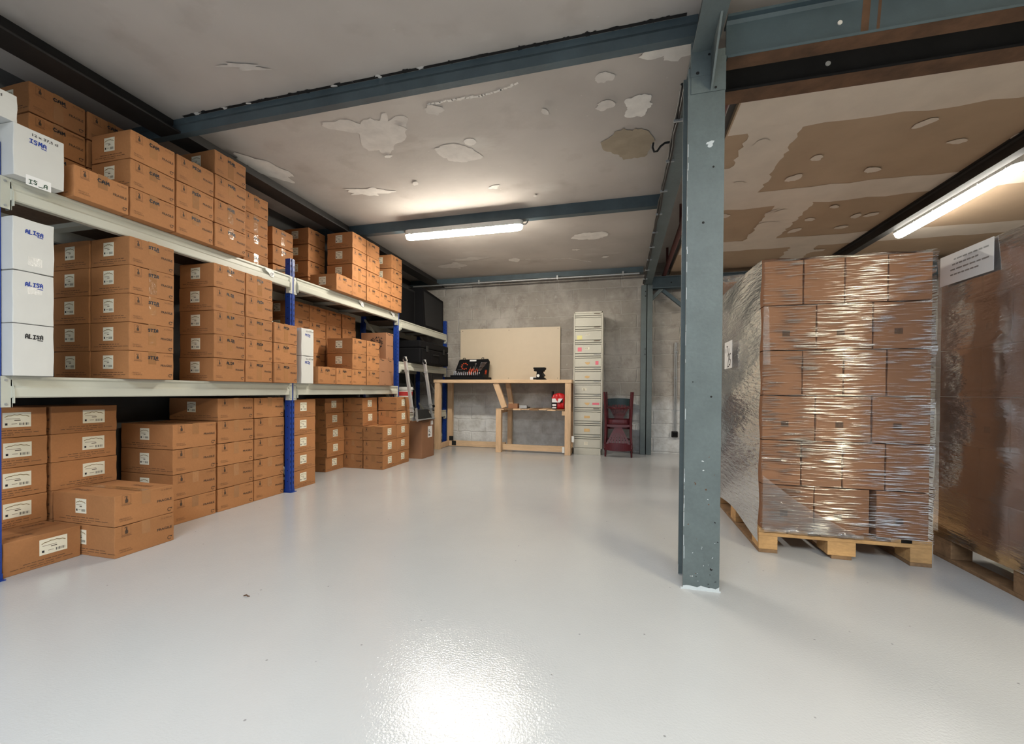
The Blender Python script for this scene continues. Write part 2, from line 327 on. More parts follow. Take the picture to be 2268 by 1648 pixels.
class Face:
    """a flat side: origin at its lower corner, u to the right seen from outside, v up"""
    def __init__(s, mb, o, u, v, n): s.mb, s.o, s.u, s.v, s.n, s.d0 = mb, Vector(o), Vector(u), Vector(v), Vector(n), 0
    def P(s, x, y, d=.0006): return s.o+s.u*x+s.v*y+s.n*(d+s.d0)
    def rect(s, x, y, wd, ht, m, d=.0006): s.mb.add([s.P(x, y, d), s.P(x+wd, y, d), s.P(x+wd, y+ht, d), s.P(x, y+ht, d)], [(0, 1, 2, 3)], m)
    def slab(s, x, y, wd, ht, th, m):
        A = [s.P(x, y, 0), s.P(x+wd, y, 0), s.P(x+wd, y+ht, 0), s.P(x, y+ht, 0)]; B = [p+s.n*th for p in A]
        s.mb.add(A+B, [(4, 5, 6, 7), (0, 1, 5, 4), (1, 2, 6, 5), (2, 3, 7, 6), (3, 0, 4, 7)], m)
    def poly(s, pts, m, d=.0006): s.mb.add([s.P(x, y, d) for x, y in pts], [list(range(len(pts)))], m)
    def text(s, st, x, y, wd, ht, m, d=.0008, bold=0):
        V, F = text2d(st, bold); s.mb.add([s.P(x+a*wd, y+b*ht, d) for a, b in V], F, m)
    def stroke(s, pts, wd, m, d=.0009):
        for (a, b) in zip(pts, pts[1:]):
            dx, dy = b[0]-a[0], b[1]-a[1]; L = math.hypot(dx, dy) or 1; ex, ey = dx/L*wd*.4, dy/L*wd*.4; nx, ny = -dy/L*wd/2, dx/L*wd/2
            s.poly([(a[0]-ex-nx, a[1]-ey-ny), (b[0]+ex-nx, b[1]+ey-ny), (b[0]+ex+nx, b[1]+ey+ny), (a[0]-ex+nx, a[1]-ey+ny)], m, d); d += .00004
    def hand(s, word, x, y, wd, ht, m, pen=.006, rr=R):
        k = len(word); cw = wd/k
        for i, ch in enumerate(word):
            j = rr.uniform(-.12, .08)*ht; sc_ = rr.uniform(.85, 1.1); sl = rr.uniform(-.06, .12)
            for st in STROKES.get(ch, []): s.stroke([(x+i*cw+(p*.72+q*sl)*cw, y+j+q*ht*sc_) for p, q in st], pen, m)
    def ring(s, cx, cy, r, wd, m, a0=0, a1=2*PI, k=18):
        s.stroke([(cx+r*math.cos(a0+(a1-a0)*i/k), cy+r*math.sin(a0+(a1-a0)*i/k)) for i in range(k+1)], wd, m)
    def lines(s, x, y, wd, rows, pitch, th, m, rr=R):
        for r_ in range(rows):
            q = x+rr.uniform(0, .06)*wd
            while q < x+wd*rr.uniform(.85, 1):
                l = rr.uniform(.06, .16)*wd; s.rect(q, y-r_*pitch, l, th, m); q += l+.025*wd

# ------------------------------------------------------------------ room shell
WY, CZ = 6.9, 2.86
mb = MB(); mb.box((-3.62, -3.6, -.1), (4.3, WY, 0), 'floor'); struct(mb.obj('floor'))
mb = MB(); mb.box((-3.72, WY, -.1), (4.3, WY+.2, 3.1), 'block'); wb = struct(mb.obj('wall_back'))
mb = MB(); mb.box((-3.82, -3.6, -.1), (-3.62, WY, 3.1), 'leftwall'); struct(mb.obj('wall_left'))
mb = MB(); mb.box((4.3, -3.6, -.1), (4.5, WY+.2, 3.1), 'leftwall'); struct(mb.obj('wall_right'))
mb = MB(); mb.box((-3.62, -3.7, 0), (-3.05, -3.5, 3.0), 'leftwall').box((.45, -3.7, 0), (4.3, -3.5, 3.0), 'leftwall').box((-3.05, -3.7, 2.6), (.45, -3.5, 3.0), 'leftwall'); struct(mb.obj('wall_front'))
def blob(cx, cy, rx, ry, ang, z, seed, rough=.35, k=40, spiky=0):
    rr = random.Random(seed); h = [(rr.uniform(0, 2*PI), rr.uniform(.3, 1)) for _ in range(7)]; out = []
    for i in range(k):
        a = 2*PI*i/k; r = 1+rough*sum(math.sin((j+2)*a+p)*q/(j+1.6) for j, (p, q) in enumerate(h))+rr.uniform(-.07, .07)+(spiky*max(0, math.sin(5*a+h[0][0]))**3)
        x, y = rx*r*math.cos(a), ry*r*math.sin(a); out.append((cx+x*math.cos(ang)-y*math.sin(ang), cy+x*math.sin(ang)+y*math.cos(ang), z))
    return out
mb = MB()
mb.box((-3.62, -.55, CZ), (.36, WY, CZ+.2), 'ceiling'); mb.box((.36, -.55, CZ), (4.3, 2.5, CZ+.2), 'ceiling'); mb.box((-3.62, -3.6, CZ), (4.3, -2.15, CZ+.2), 'ceiling')   # opening behind the viewer, added to let the overhead fill light in
mb.box((-3.62, -2.15, CZ), (-2.05, -.55, CZ+.2), 'ceiling'); mb.box((1.65, -2.15, CZ), (4.3, -.55, CZ+.2), 'ceiling'); mb.box((.36, 2.5, 2.95), (4.3, WY, CZ+.2), 'ceiling')
PATCH = [(-1.75, 2.822, 0.3, 0.13, 2.2, 'softplaster', 0.5, 0),
 (-1.895, 2.708, 0.16, 0.1, 0.4, 'softplaster', 0.6, 0),
 (-1.293, 3.188, 0.16, 0.13, 0, 'softplaster', 0.3, 0),
 (-1.146, 3.06, 0.045, 0.045, 0, 'plaster', 0.1, 0),
 (-2.374, 3.589, 0.17, 0.07, 0.2, 'plaster', 0.5, 0.5),
 (-1.177, 3.788, 0.05, 0.03, 0.2, 'plaster', 0.5, 0),
 (0.086, 2.944, 0.1, 0.1, 0.3, 'plaster', 0.35, 0),
 (-0.394, 5.248, 0.21, 0.13, 0, 'plaster', 0.3, 0),
 (-0.12, 2.627, 0.05, 0.05, 0, 'softplaster', 0.3, 0),
 (-0.124, 2.883, 0.06, 0.05, 0, 'softplaster', 0.3, 0),
 (-1.254, 2.649, 0.06, 0.05, 0.8, 'softplaster', 0.4, 0),
 (-2.502, 6.014, 0.16, 0.14, 0.4, 'softplaster', 0.6, 0.3),
 (-2.151, 5.758, 0.22, 0.07, 0.1, 'softplaster', 0.6, 0.3),
 (-1.525, 5.948, 0.07, 0.1, 0, 'plaster', 0.25, 0),
 (0.038, 3.376, 0.17, 0.22, 0, 'stain', 0.25, 0),
 (-2.989, 2.999, 0.24, 0.12, 1.2, 'plaster', 0.4, 0),
 (-1.861, 3.082, 0.03, 0.02, 0, 'plaster', 0.4, 0),
 (-1.858, 3.543, 0.03, 0.03, 0, 'softplaster', 0.4, 0),
 (-0.618, 5.701, 0.04, 0.03, 0, 'plaster', 0.4, 0.5),
 (-0.248, 6.1, 0.05, 0.03, 0, 'plaster', 0.4, 0.4),
 (-2.178, 2.021, 0.12, 0.02, 0.3, 'softplaster', 0.5, 0.4),
 (0.256, 2.512, 0.12, 0.07, 0, 'plaster', 0.5, 0.3),
 (-1.568, 2.778, 0.03, 0.03, 0, 'softplaster', 0.3, 0),
 (-0.525, 2.844, 0.025, 0.03, 0, 'softplaster', 0.3, 0),
 (-0.836, 4.039, 0.02, 0.02, 0, 'softplaster', 0.3, 0)]
for i, (x, y, rx, ry, an, mt, rg, sp) in enumerate(PATCH):
    P = blob(x, y, rx, ry, an, CZ-.0015-.0003*i, i, rg, 48, sp); mb.add(P, [list(range(len(P)))[::-1]], mt)
def crack(pts, wd, mt='plaster'):
    Q = pts; rr = random.Random(4)
    for a, b in zip(Q, Q[1:]):
        for k in range(6):
            p, q = [Vector((a[0]+(b[0]-a[0])*t, a[1]+(b[1]-a[1])*t, CZ-.002)) for t in (k/6, (k+1)/6)]
            wob = Vector((rr.uniform(-.008, .008), rr.uniform(-.008, .008), 0)); n = Vector((-(b[1]-a[1]), b[0]-a[0], 0)).normalized()*wd*rr.uniform(.5, 1.2)
            mb.add([p-n, q-n+wob, q+n+wob, p+n], [(3, 2, 1, 0)], mt)
crack([(-1.278, 2.596), (-1.101, 2.591), (-0.917, 2.602), (-0.79, 2.587), (-0.642, 2.55)], .010, 'plaster'); crack([(-1.525, 5.948), (-1.071, 6.011), (-0.753, 6.065), (-0.451, 6.309)], .01)
struct(mb.obj('ceiling'))
# plasterboard ceiling of the side aisle, jointed and filled
mb = MB(); zp = 2.75
mb.box((.69, 2.56, zp), (4.3, WY, zp+.04), 'gypsum')
rr = random.Random(3)
zs = [.0012]
def strip(x0, y0, x1, y1):
    zs[0] += .0003; zz = zp-zs[0]; n = 24; A = []; B = []
    for i in range(n+1):
        t = i/n; j = lambda: rr.uniform(-.02, .02)
        if x1-x0 > y1-y0: A.append((x0+(x1-x0)*t, y0+j(), zz)); B.append((x0+(x1-x0)*t, y1+j(), zz))
        else: A.append((x0+j(), y0+(y1-y0)*t, zz)); B.append((x1+j(), y0+(y1-y0)*t, zz))
    k = n+1; mb.add(A+B, [(i, i+1, k+i+1, k+i) for i in range(n)], 'compound')
for a in ((.70, 2.58, 4.2, 3.25), (.70, 4.21, 4.2, 4.57), (.70, 5.53, 4.2, 5.90), (.83, 3.2, 1.17, 4.25), (1.39, 4.5, 1.73, 5.6), (.70, 3.72, .86, 4.3), (2.0, 5.85, 2.3, 6.88)): strip(*a)
for k in range(34):
    x, y = rr.choice([1.45, 1.9, 2.35, .95, 2.75, 3.3])+rr.uniform(-.1, .1), rr.choice([3.4, 3.7, 4.0, 4.7, 5.0, 5.3, 6.1, 6.5])
    P = blob(x, y, rr.uniform(.03, .07), rr.uniform(.03, .06), rr.uniform(0, 3), zp-.0045-.0002*k, k, .25, 20); mb.add(P, [list(range(20))[::-1]], 'compound')
struct(mb.obj('ceiling_plasterboard'))

# ------------------------------------------------------------------ steel frame
def ibeam(axis, a, b, c, zb, zt, wd, m, under=None, tf=.012, tw=.01):
    """I-section along x or y from a to b; c is the middle of its flange"""
    mb = MB(); h = wd/2
    prof = [(-h, zb), (h, zb), (h, zb+tf), (tw/2+.012, zb+tf), (tw/2, zb+tf+.012), (tw/2, zt-tf-.012), (tw/2+.012, zt-tf), (h, zt-tf), (h, zt), (-h, zt), (-h, zt-tf), (-tw/2-.012, zt-tf), (-tw/2, zt-tf-.012), (-tw/2, zb+tf+.012), (-tw/2-.012, zb+tf), (-h, zb+tf)]
    if axis == 'x': mb.prism([(p, q) for p, q in prof], (a, c, 0), (0, 1, 0), (0, 0, 1), (1, 0, 0), b-a, m)
    else: mb.prism(prof, (c, a, 0), (1, 0, 0), (0, 0, 1), (0, 1, 0), b-a, m)
    if under: 
        if axis == 'x': mb.quad((a, c-h, zb-.001), (0, wd, 0), (b-a, 0, 0), under)
        else: mb.quad((c-h, a, zb-.001), (0, b-a, 0), (wd, 0, 0), under)
    return mb
def channel(prof, m):
    mb = MB(); mb.prism(prof, (-3.6, 0, 0), (0, 1, 0), (0, 0, 1), (1, 0, 0), 3.955, m); return mb
mb = channel([(2.293, 2.744), (2.342, 2.744), (2.342, 2.98), (2.306, 2.98), (2.306, 2.822), (2.300, 2.812), (2.294, 2.800)], 'beampaint')
rr = random.Random(12)
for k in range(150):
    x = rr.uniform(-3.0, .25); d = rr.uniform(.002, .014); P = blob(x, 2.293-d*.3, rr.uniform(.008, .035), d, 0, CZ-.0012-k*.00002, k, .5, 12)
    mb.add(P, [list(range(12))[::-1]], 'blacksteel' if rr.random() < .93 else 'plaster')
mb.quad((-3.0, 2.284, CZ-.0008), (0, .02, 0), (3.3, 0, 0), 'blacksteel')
struct(mb.obj('steel_beam'))
struct(channel([(4.30, 2.75), (4.375, 2.75), (4.375, 2.98), (4.30, 2.98)], 'darksteel').obj('steel_beam'))
struct(ibeam('x', -3.6, .30, 6.72, 2.765, 2.98, .12, 'darksteel').obj('steel_beam'))
struct(ibeam('x', -3.6, .32, .10, 2.76, 2.98, .12, 'steel').obj('steel_beam'))
struct(ibeam('y', -3.5, 6.85, -3.11, 2.745, 2.98, .18, 'blacksteel').obj('steel_beam'))
mb = ibeam('y', -3.5, 6.80, .365, 2.57, 2.94, .11, 'steel')
struct(mb.obj('steel_beam'))
mb = ibeam('x', .47, 4.3, 2.24, 2.535, 2.74, .085, 'darksteel', 'rust')
for (x, wd) in ((1.02, .03), (1.08, .012)): mb.quad((x, 2.2345, 2.56), (wd, 0, 0), (.01, 0, .16), 'rust')
mb.tube([(.94, 2.235, 2.63), (.94, 2.231, 2.63)], .010, 'plaster', 10)
struct(mb.obj('steel_beam'))
mb = ibeam('x', .47, 4.3, 2.50, 2.535, 2.74, .11, 'blacksteel', 'rust'); mb.tube([(1.0, 2.495, 2.63), (1.0, 2.491, 2.63)], .012, 'plaster', 10); struct(mb.obj('steel_beam'))  # second side-aisle beam: shadow on its web is put into the near-black colour
struct(ibeam('y', 2.56, 6.88, 2.66, 2.63, 2.75, .08, 'blacksteel').obj('steel_beam'))
mb = MB(); mb.tube([(.59, 2.6, 2.71), (.60, 6.88, 2.71)], .03, 'redpipe', 10)
for y in (3.3, 4.8, 6.2): mb.bar((.59, y, 2.74), (.59, y, 2.95), .03, .02, 'redpipe')
struct(mb.obj('trim_pipe'))
# column in front: wide flange section, gusset and seat plates, scraped paint at the foot
mb = MB(); x0, x1, y0, y1 = .295, .457, 2.18, 2.362
mb.box((x0, y0, 0), (x1, y0+.012, 2.50), 'steel').box((x0, y1-.012, 0), (x1, y1, 2.57), 'steel').box((.370, y0+.012, 0), (.382, y1-.012, 2.57), 'steel')
mb.box((x0+.012, y0-.004, 2.375), (x1+.002, y0+.002, 2.535), 'steel'); mb.box((.40, y0+.0, 2.5), (x1, y0+.012, 2.572), 'steel'); mb.box((x0+.010, y0-.0055, 2.455), (.402, y0+.009, 2.62), 'steel')
mb.prism([(0, 2.375), (0, 2.575), (-.22, 2.575)], (.392, y0, 0), (0, 1, 0), (0, 0, 1), (1, 0, 0), .009, 'steel')
F = Face(mb, (x0, y0, 0), (1, 0, 0), (0, 0, 1), (0, -1, 0))
def dot(F, x, y, r, m, d=.0008): F.poly([(x+r*math.cos(a*PI/5), y+r*math.sin(a*PI/5)) for a in range(10)], m, d)
for (x, z, r) in ((.115, 2.02, .005), (.073, 1.76, .006), (.117, .93, .005), (.126, .105, .006), (.035, 1.0, .003)): dot(F, x, z, r, 'hole')
for (x, z, r) in ((.04, 2.47, .008), (.09, 2.55, .006), (.12, 2.39, .006)): dot(F, x, z, r, 'hole', .006)
rr = random.Random(8)
for k in range(34):
    x, z = rr.uniform(.01, .155), abs(rr.gauss(0, .35)); P = blob(x, z, rr.uniform(.001, .005), rr.uniform(.001, .004), rr.uniform(0, 3), 0, k, .4, 10); F.poly([(p[0], p[1]) for p in P if 0 < p[0] < .162] or [(x, z), (x+.002, z), (x, z+.002)], rr.choice(['chip', 'chip', 'rust', 'hole']), .0009)
for k in range(26): F.rect(rr.uniform(0, .003), rr.uniform(0, 2.2), rr.uniform(.001, .003), rr.uniform(.01, .07), 'chip')
F.poly([(0, 0)]+[(.162*i/10, .012+rr.uniform(0, .012)) for i in range(11)]+[(.162, 0)], 'chip', .001)
P = blob(.1, 2.13, .02, .012, .6, 0, 77, .7, 14); F.poly([(p[0], p[1]) for p in P], 'chip')
mb.box((x0-.01, y0-.006, 0), (x1+.006, y0+.004, .006), 'chip')
F2 = Face(mb, (x0, y1, 0), (0, -1, 0), (0, 0, 1), (-1, 0, 0)); F2.rect(0, 0, .02, .05, 'chip')
struct(mb.obj('steel_column'))
# column at the back wall: two profiles with a slit, head beam and knee braces
mb = MB(); mb.box((.273, 6.68, 0), (.349, 6.84, 2.57), 'steel', .003).box((.361, 6.68, 0), (.437, 6.84, 2.57), 'steel', .003).box((.349, 6.74, 0), (.361, 6.84, 2.57), 'hole')
for (x, z) in ((.335, 1.60), (.335, 1.52), (.333, 2.40), (.333, 2.47)): mb.tube([(x, 6.69, z), (x, 6.672, z)], .008, 'hole', 8)
mb.bar((.40, 6.76, 2.34), (.58, 6.76, 2.52), .06, .05, 'steel', (0, 1, 0)); struct(mb.obj('steel_column'))
mb = MB(); mb.box((.42, 6.70, 2.505), (4.2, 6.72, 2.68), 'darksteel').box((.42, 6.66, 2.505), (4.2, 6.80, 2.52), 'darksteel').box((.42, 6.66, 2.668), (4.2, 6.80, 2.68), 'darksteel'); mb.bar((.58, 6.78, 2.50), (.92, 6.78, 2.20), .06, .05, 'darksteel', (0, 1, 0))
mb.tube([(.70, 6.695, 2.59), (.70, 6.70, 2.59)], .01, 'hole', 8); struct(mb.obj('steel_beam'))
# conduit pipe under the ceiling along the back wall, conduit and socket low on the wall
mb = MB(); mb.tube([(-3.5, 6.62, 2.735), (.24, 6.62, 2.735)], .013, 'galv', 8)
for x in (-2.3, -1.0, 0.0): mb.box((x-.012, 6.60, 2.715), (x+.012, 6.645, 2.775), 'galv')
struct(mb.obj('trim_conduit'))
t = thing('wall_socket', 'dark grey socket box low on the wall under a thin vertical conduit', 'socket', (.79, 6.9, .26))
mb = MB(); mb.box((-.045, -.05, 0), (.045, 0, .09), 'greyd', .008); mb.box((-.03, -.054, .02), (.03, -.05, .07), 'black'); mb.obj('housing', t)
mb = MB(); mb.tube([(-.006, -.02, .09), (-.006, -.02, 1.45)], .009, 'galv', 6); mb.tube([(.016, -.02, .09), (.016, -.02, 1.45)], .007, 'galv', 6)
for z in (.4, .9, 1.3): mb.box((-.02, -.03, z), (.03, 0, z+.015), 'galv')
mb.obj('conduit', t)
# black cable clipped along the flange of the long beam
t = thing('ceiling_cable', 'black cable clipped along the lower flange of the long steel ceiling beam', 'cable', (.305, 2.4, 2.56))
mb = MB(); rr = random.Random(5)
for q in range(2): mb.tube([(-.008*q+rr.uniform(-.005, .005), i*.14-.02, -.006+.012*q+rr.uniform(-.006, .006)) for i in range(31)], .009, 'cable', 6)
mb.obj('cable', t)
for i in range(9):
    mb = MB(); mb.box((-.025, .25+i*.45, -.018), (.03, .262+i*.45, -.004), 'galv'); mb.obj('clip', t)
t = thing('ceiling_hook', 'small curled steel hook hanging from the long beam beside the black cable', 'hook', (.245, 3.0, 2.60))
mb = MB(); mb.tube([(.07, 0, .02), (.02, 0, .02), (-.01, 0, 0), (-.03, 0, -.03), (-.05, 0, -.03), (-.06, 0, 0), (-.055, 0, .03)], .007, 'greyd', 6); mb.obj('hook', t)

# ------------------------------------------------------------------ tube lamps
def lamp(loc, rz, L, label, tube, clips=True):
    t = thing('tube_lamp', label, 'lamp', loc, rz, 'tube lamps')
    def stad(wd, n=10):
        return [(L/2-wd+wd*math.cos(a), wd*math.sin(a)) for a in [(-PI/2+PI*i/n) for i in range(n+1)]]+[(-L/2+wd+wd*math.cos(a), wd*math.sin(a)) for a in [(PI/2+PI*i/n) for i in range(n+1)]]
    mb = MB(); mb.prism(stad(.054), (0, 0, .045), (1, 0, 0), (0, 1, 0), (0, 0, 1), .05, 'whitepl'); mb.obj('housing', t)
    mb = MB(); rings = [(.047, .056), (.045, .036), (.038, .012), (.024, 0)]; V = []; n = len(stad(.05))
    for wd, z in rings:
        for p, q in stad(.05): V.append((p-(0.05-wd)*(1 if p > 0 else -1), q*wd/.05, z))
    Fs = [(r*n+i, r*n+(i+1) % n, (r+1)*n+(i+1) % n, (r+1)*n+i) for r in range(3) for i in range(n)]+[list(range(3*n, 4*n))]
    mb.add(V, [f[::-1] for f in Fs], tube, True); mb.obj('diffuser', t)
    if clips:
        for i in range(6):
            for s in (-1, 1):
                mb = MB(); x = -L/2+.1+i*(L-.2)/5; mb.box((x-.015, s*.050, .04), (x+.015, s*.060, .085), 'whitepl'); mb.obj('clip', t)
        for x in (-L*.32, L*.32):
            mb = MB(); mb.box((x-.03, -.03, .095), (x+.03, .03, .105), 'galv'); mb.obj('bracket', t)
    return t
lamp((-1.70, 4.32, 2.645), .0, 1.36, 'lit tube lamp with white clips under the second ceiling beam', 'tube1')
mbt = lamp((2.82, 4.65, 2.60), PI/2, 1.48, 'lit tube lamp above the wrapped pallet loads in the side aisle', 'tube2')
lamp((2.82, -.6, 2.60), PI/2, 1.48, 'lit tube lamp in the side aisle near the doorway', 'tube3', False)
t = thing('lamp_lead', 'short black lead poking out of the end of the lamp under the second beam', 'cable', (-1.02, 4.32, 2.70))
mb = MB(); mb.tube([(0, 0, 0), (.03, 0, 0), (.05, -.01, .015), (.06, -.02, .035)], .006, 'cable', 6); mb.obj('lead', t)

# ------------------------------------------------------------------ storage rack
rack = thing('storage_rack', 'boltless storage rack with blue posts and cream beams along the side wall', 'rack', (-3.23, 4.08, 0))
RX, RY = -3.23, 4.08
def rk(mb, name): o = mb.obj(name, rack); o.location = (-RX, -RY, 0); return o
PY = [1.315, 3.23, 5.13, 6.76]; PX = (-2.95, -3.52)
for y in PY:
    for s, px in enumerate(PX):
        mb = MB(); h = 2.15
        # open C section seen from the aisle: web, two flanges, lips
        xf = px if s == 0 else px+.055
        mb.prism([(0, 0), (0, .02), (.006, .02), (.006, .035), (0, .035), (0, .055), (-.055, .055), (-.055, .048), (-.012, .048), (-.012, .007), (-.055, .007), (-.055, 0)], (xf, y, 0), (1, 0, 0), (0, 1, 0), (0, 0, 1), h, 'blue')
        F = Face(mb, (xf, y, 0), (0, 1, 0), (0, 0, 1), (1, 0, 0))
        for i in range(42):
            z = .07+i*.05
            F.rect(.007, z, .007, .018, 'hole'); F.rect(.041, z, .007, .018, 'hole')
            dot(F, .0105, z+.018, .005, 'hole', .0007); dot(F, .0445, z+.018, .005, 'hole', .0007)
        G = Face(mb, (xf-.055, y, 0), (1, 0, 0), (0, 0, 1), (0, -1, 0))
        for i in range(21): dot(G, .03, .10+i*.1, .005, 'hole')
        rk(mb, 'post')
        mb = MB(); mb.box((xf-.075, y-.015, 0), (xf+.03, y+.056, .004), 'blue'); mb.box((xf-.06, y-.003, .004), (xf+.004, y+.056, .03), 'blue'); rk(mb, 'foot')
    for (z0, z1) in ((.15, .75), (.75, 1.35), (1.35, 1.95)):
        mb = MB(); mb.bar((-3.00, y+.027, z0), (-3.49, y+.027, z1), .03, .02, 'cream', (0, 1, 0)); rk(mb, 'brace')
    for z0 in (.12, 2.05):
        mb = MB(); mb.bar((-3.00, y+.027, z0), (-3.49, y+.027, z0), .03, .02, 'cream', (0, 1, 0)); rk(mb, 'brace')
def rbeam(y0, y1, zt, h=.108):
    for s in (0, 1):
        mb = MB(); sg = 1 if s == 0 else -1; xo = -2.935 if s == 0 else -3.535
        prof = [(0, 0), (0, -.012), (-.010, -.020), (-.010, -.048), (0, -.056), (.004, -.060), (.004, -h+.006), (0, -h), (-.040, -h), (-.040, 0)]
        mb.prism([(p*sg, q) for p, q in prof], (xo, y0, zt), (1, 0, 0), (0, 0, 1), (0, 1, 0), y1-y0, 'cream')
        rk(mb, 'beam')
        if s == 0:
            for ye, d in ((y0, -1), (y1, 1)):
                mb = MB(); a, b = sorted((ye-d*.006, ye+d*.034)); mb.box((xo-.014, a, zt-.155), (xo-.008, b, zt+.0), 'cream'); mb.box((xo-.045, min(ye, ye-d*.004), zt-.155), (xo-.008, max(ye, ye-d*.004), zt+.0), 'cream')
                mb.prism([(0, 0), (.022, -.05), (.022, -.115), (0, -.115)], (xo-.012, ye-d*.004, zt-.02), (1, 0, 0), (0, 0, 1), (0, -d, 0), .003, 'cream')
                for z in (zt-.02, zt-.14): mb.tube([(xo-.008, (a+b)/2+d*.004, z), (xo-.004, (a+b)/2+d*.004, z)], .006, 'galv', 8)
                rk(mb, 'beam_connector')
    mb = MB(); mb.box((-3.50, y0, zt-.022), (-2.97, y1, zt-.002), 'deck'); rk(mb, 'shelf_panel')
    for k in range(3):
        yy = y0+(k+1)*(y1-y0)/4; mb = MB(); mb.box((-3.50, yy-.03, zt-.05), (-2.97, yy+.03, zt-.022), 'cream'); rk(mb, 'support_bar')
for y0, y1 in ((1.40, 3.215), (3.30, 5.115)):
    for zt in (1.005, 1.985): rbeam(y0, y1, zt)
for zt in (1.915, 1.34, .615): rbeam(5.20, 6.745, zt)
for (y, zt, mk, s) in ((2.93, 1.985, 'CF', 1), (4.24, 1.985, '', -1), (4.93, 1.985, '', -1)):
    mb = MB(); mb.prism([(0, .01), (.09, -.005), (.09, -.055), (.055, -.055), (.035, -.03), (0, -.012)], (-2.928, y, zt-.013), (0, 1, 0), (0, 0, 1), (1, 0, 0), .003, 'sheet')
    if mk: Face(mb, (-2.925, y, zt-.013), (0, 1, 0), (0, 0, 1), (1, 0, 0)).hand('CF', .05, -.042, .04, .02, 'marker', .003)
    else: Face(mb, (-2.925, y, zt-.013), (0, 1, 0), (0, 0, 1), (1, 0, 0)).hand('5', .06, -.045, .025, .02, 'marker', .003)
    rk(mb, 'tag')

# ------------------------------------------------------------------ cartons
def body(mb, dx, dy, h, m, seed, wob=.0022):
    rr = random.Random(seed); bm = bmesh.new(); bmesh.ops.create_cube(bm, size=1)
    for v in bm.verts: v.co = Vector((v.co.x*dx, v.co.y*dy, (v.co.z+.5)*h))
    bmesh.ops.bevel(bm, geom=bm.edges[:], offset=.0035, segments=2, affect='EDGES', profile=.6)
    long_e = [e for e in bm.edges if e.calc_length() > .05]
    bmesh.ops.subdivide_edges(bm, edges=long_e, cuts=5, use_grid_fill=True)
    ph = [rr.uniform(0, 6.28) for _ in range(6)]
    for v in bm.verts:
        x, y, z = v.co.x/dx, v.co.y/dy, v.co.z/h
        e = max(abs(z-.5)*2, .0)**6
        v.co.z -= (wob*1.6*(1+math.sin(7*y+ph[0])*math.cos(5*x+ph[1]))*.5*e) if z > .5 else 0
        ed = (max(abs(y)*2, 0)**8)*abs(x*2)**8
        v.co.x -= math.copysign(wob*.5*ed*(1+math.sin(9*z+ph[2])), x); v.co.y -= math.copysign(wob*.5*ed*(1+math.sin(8*z+ph[3])), y)
    mb.bm(bm, m)
FR = text2d  # noqa
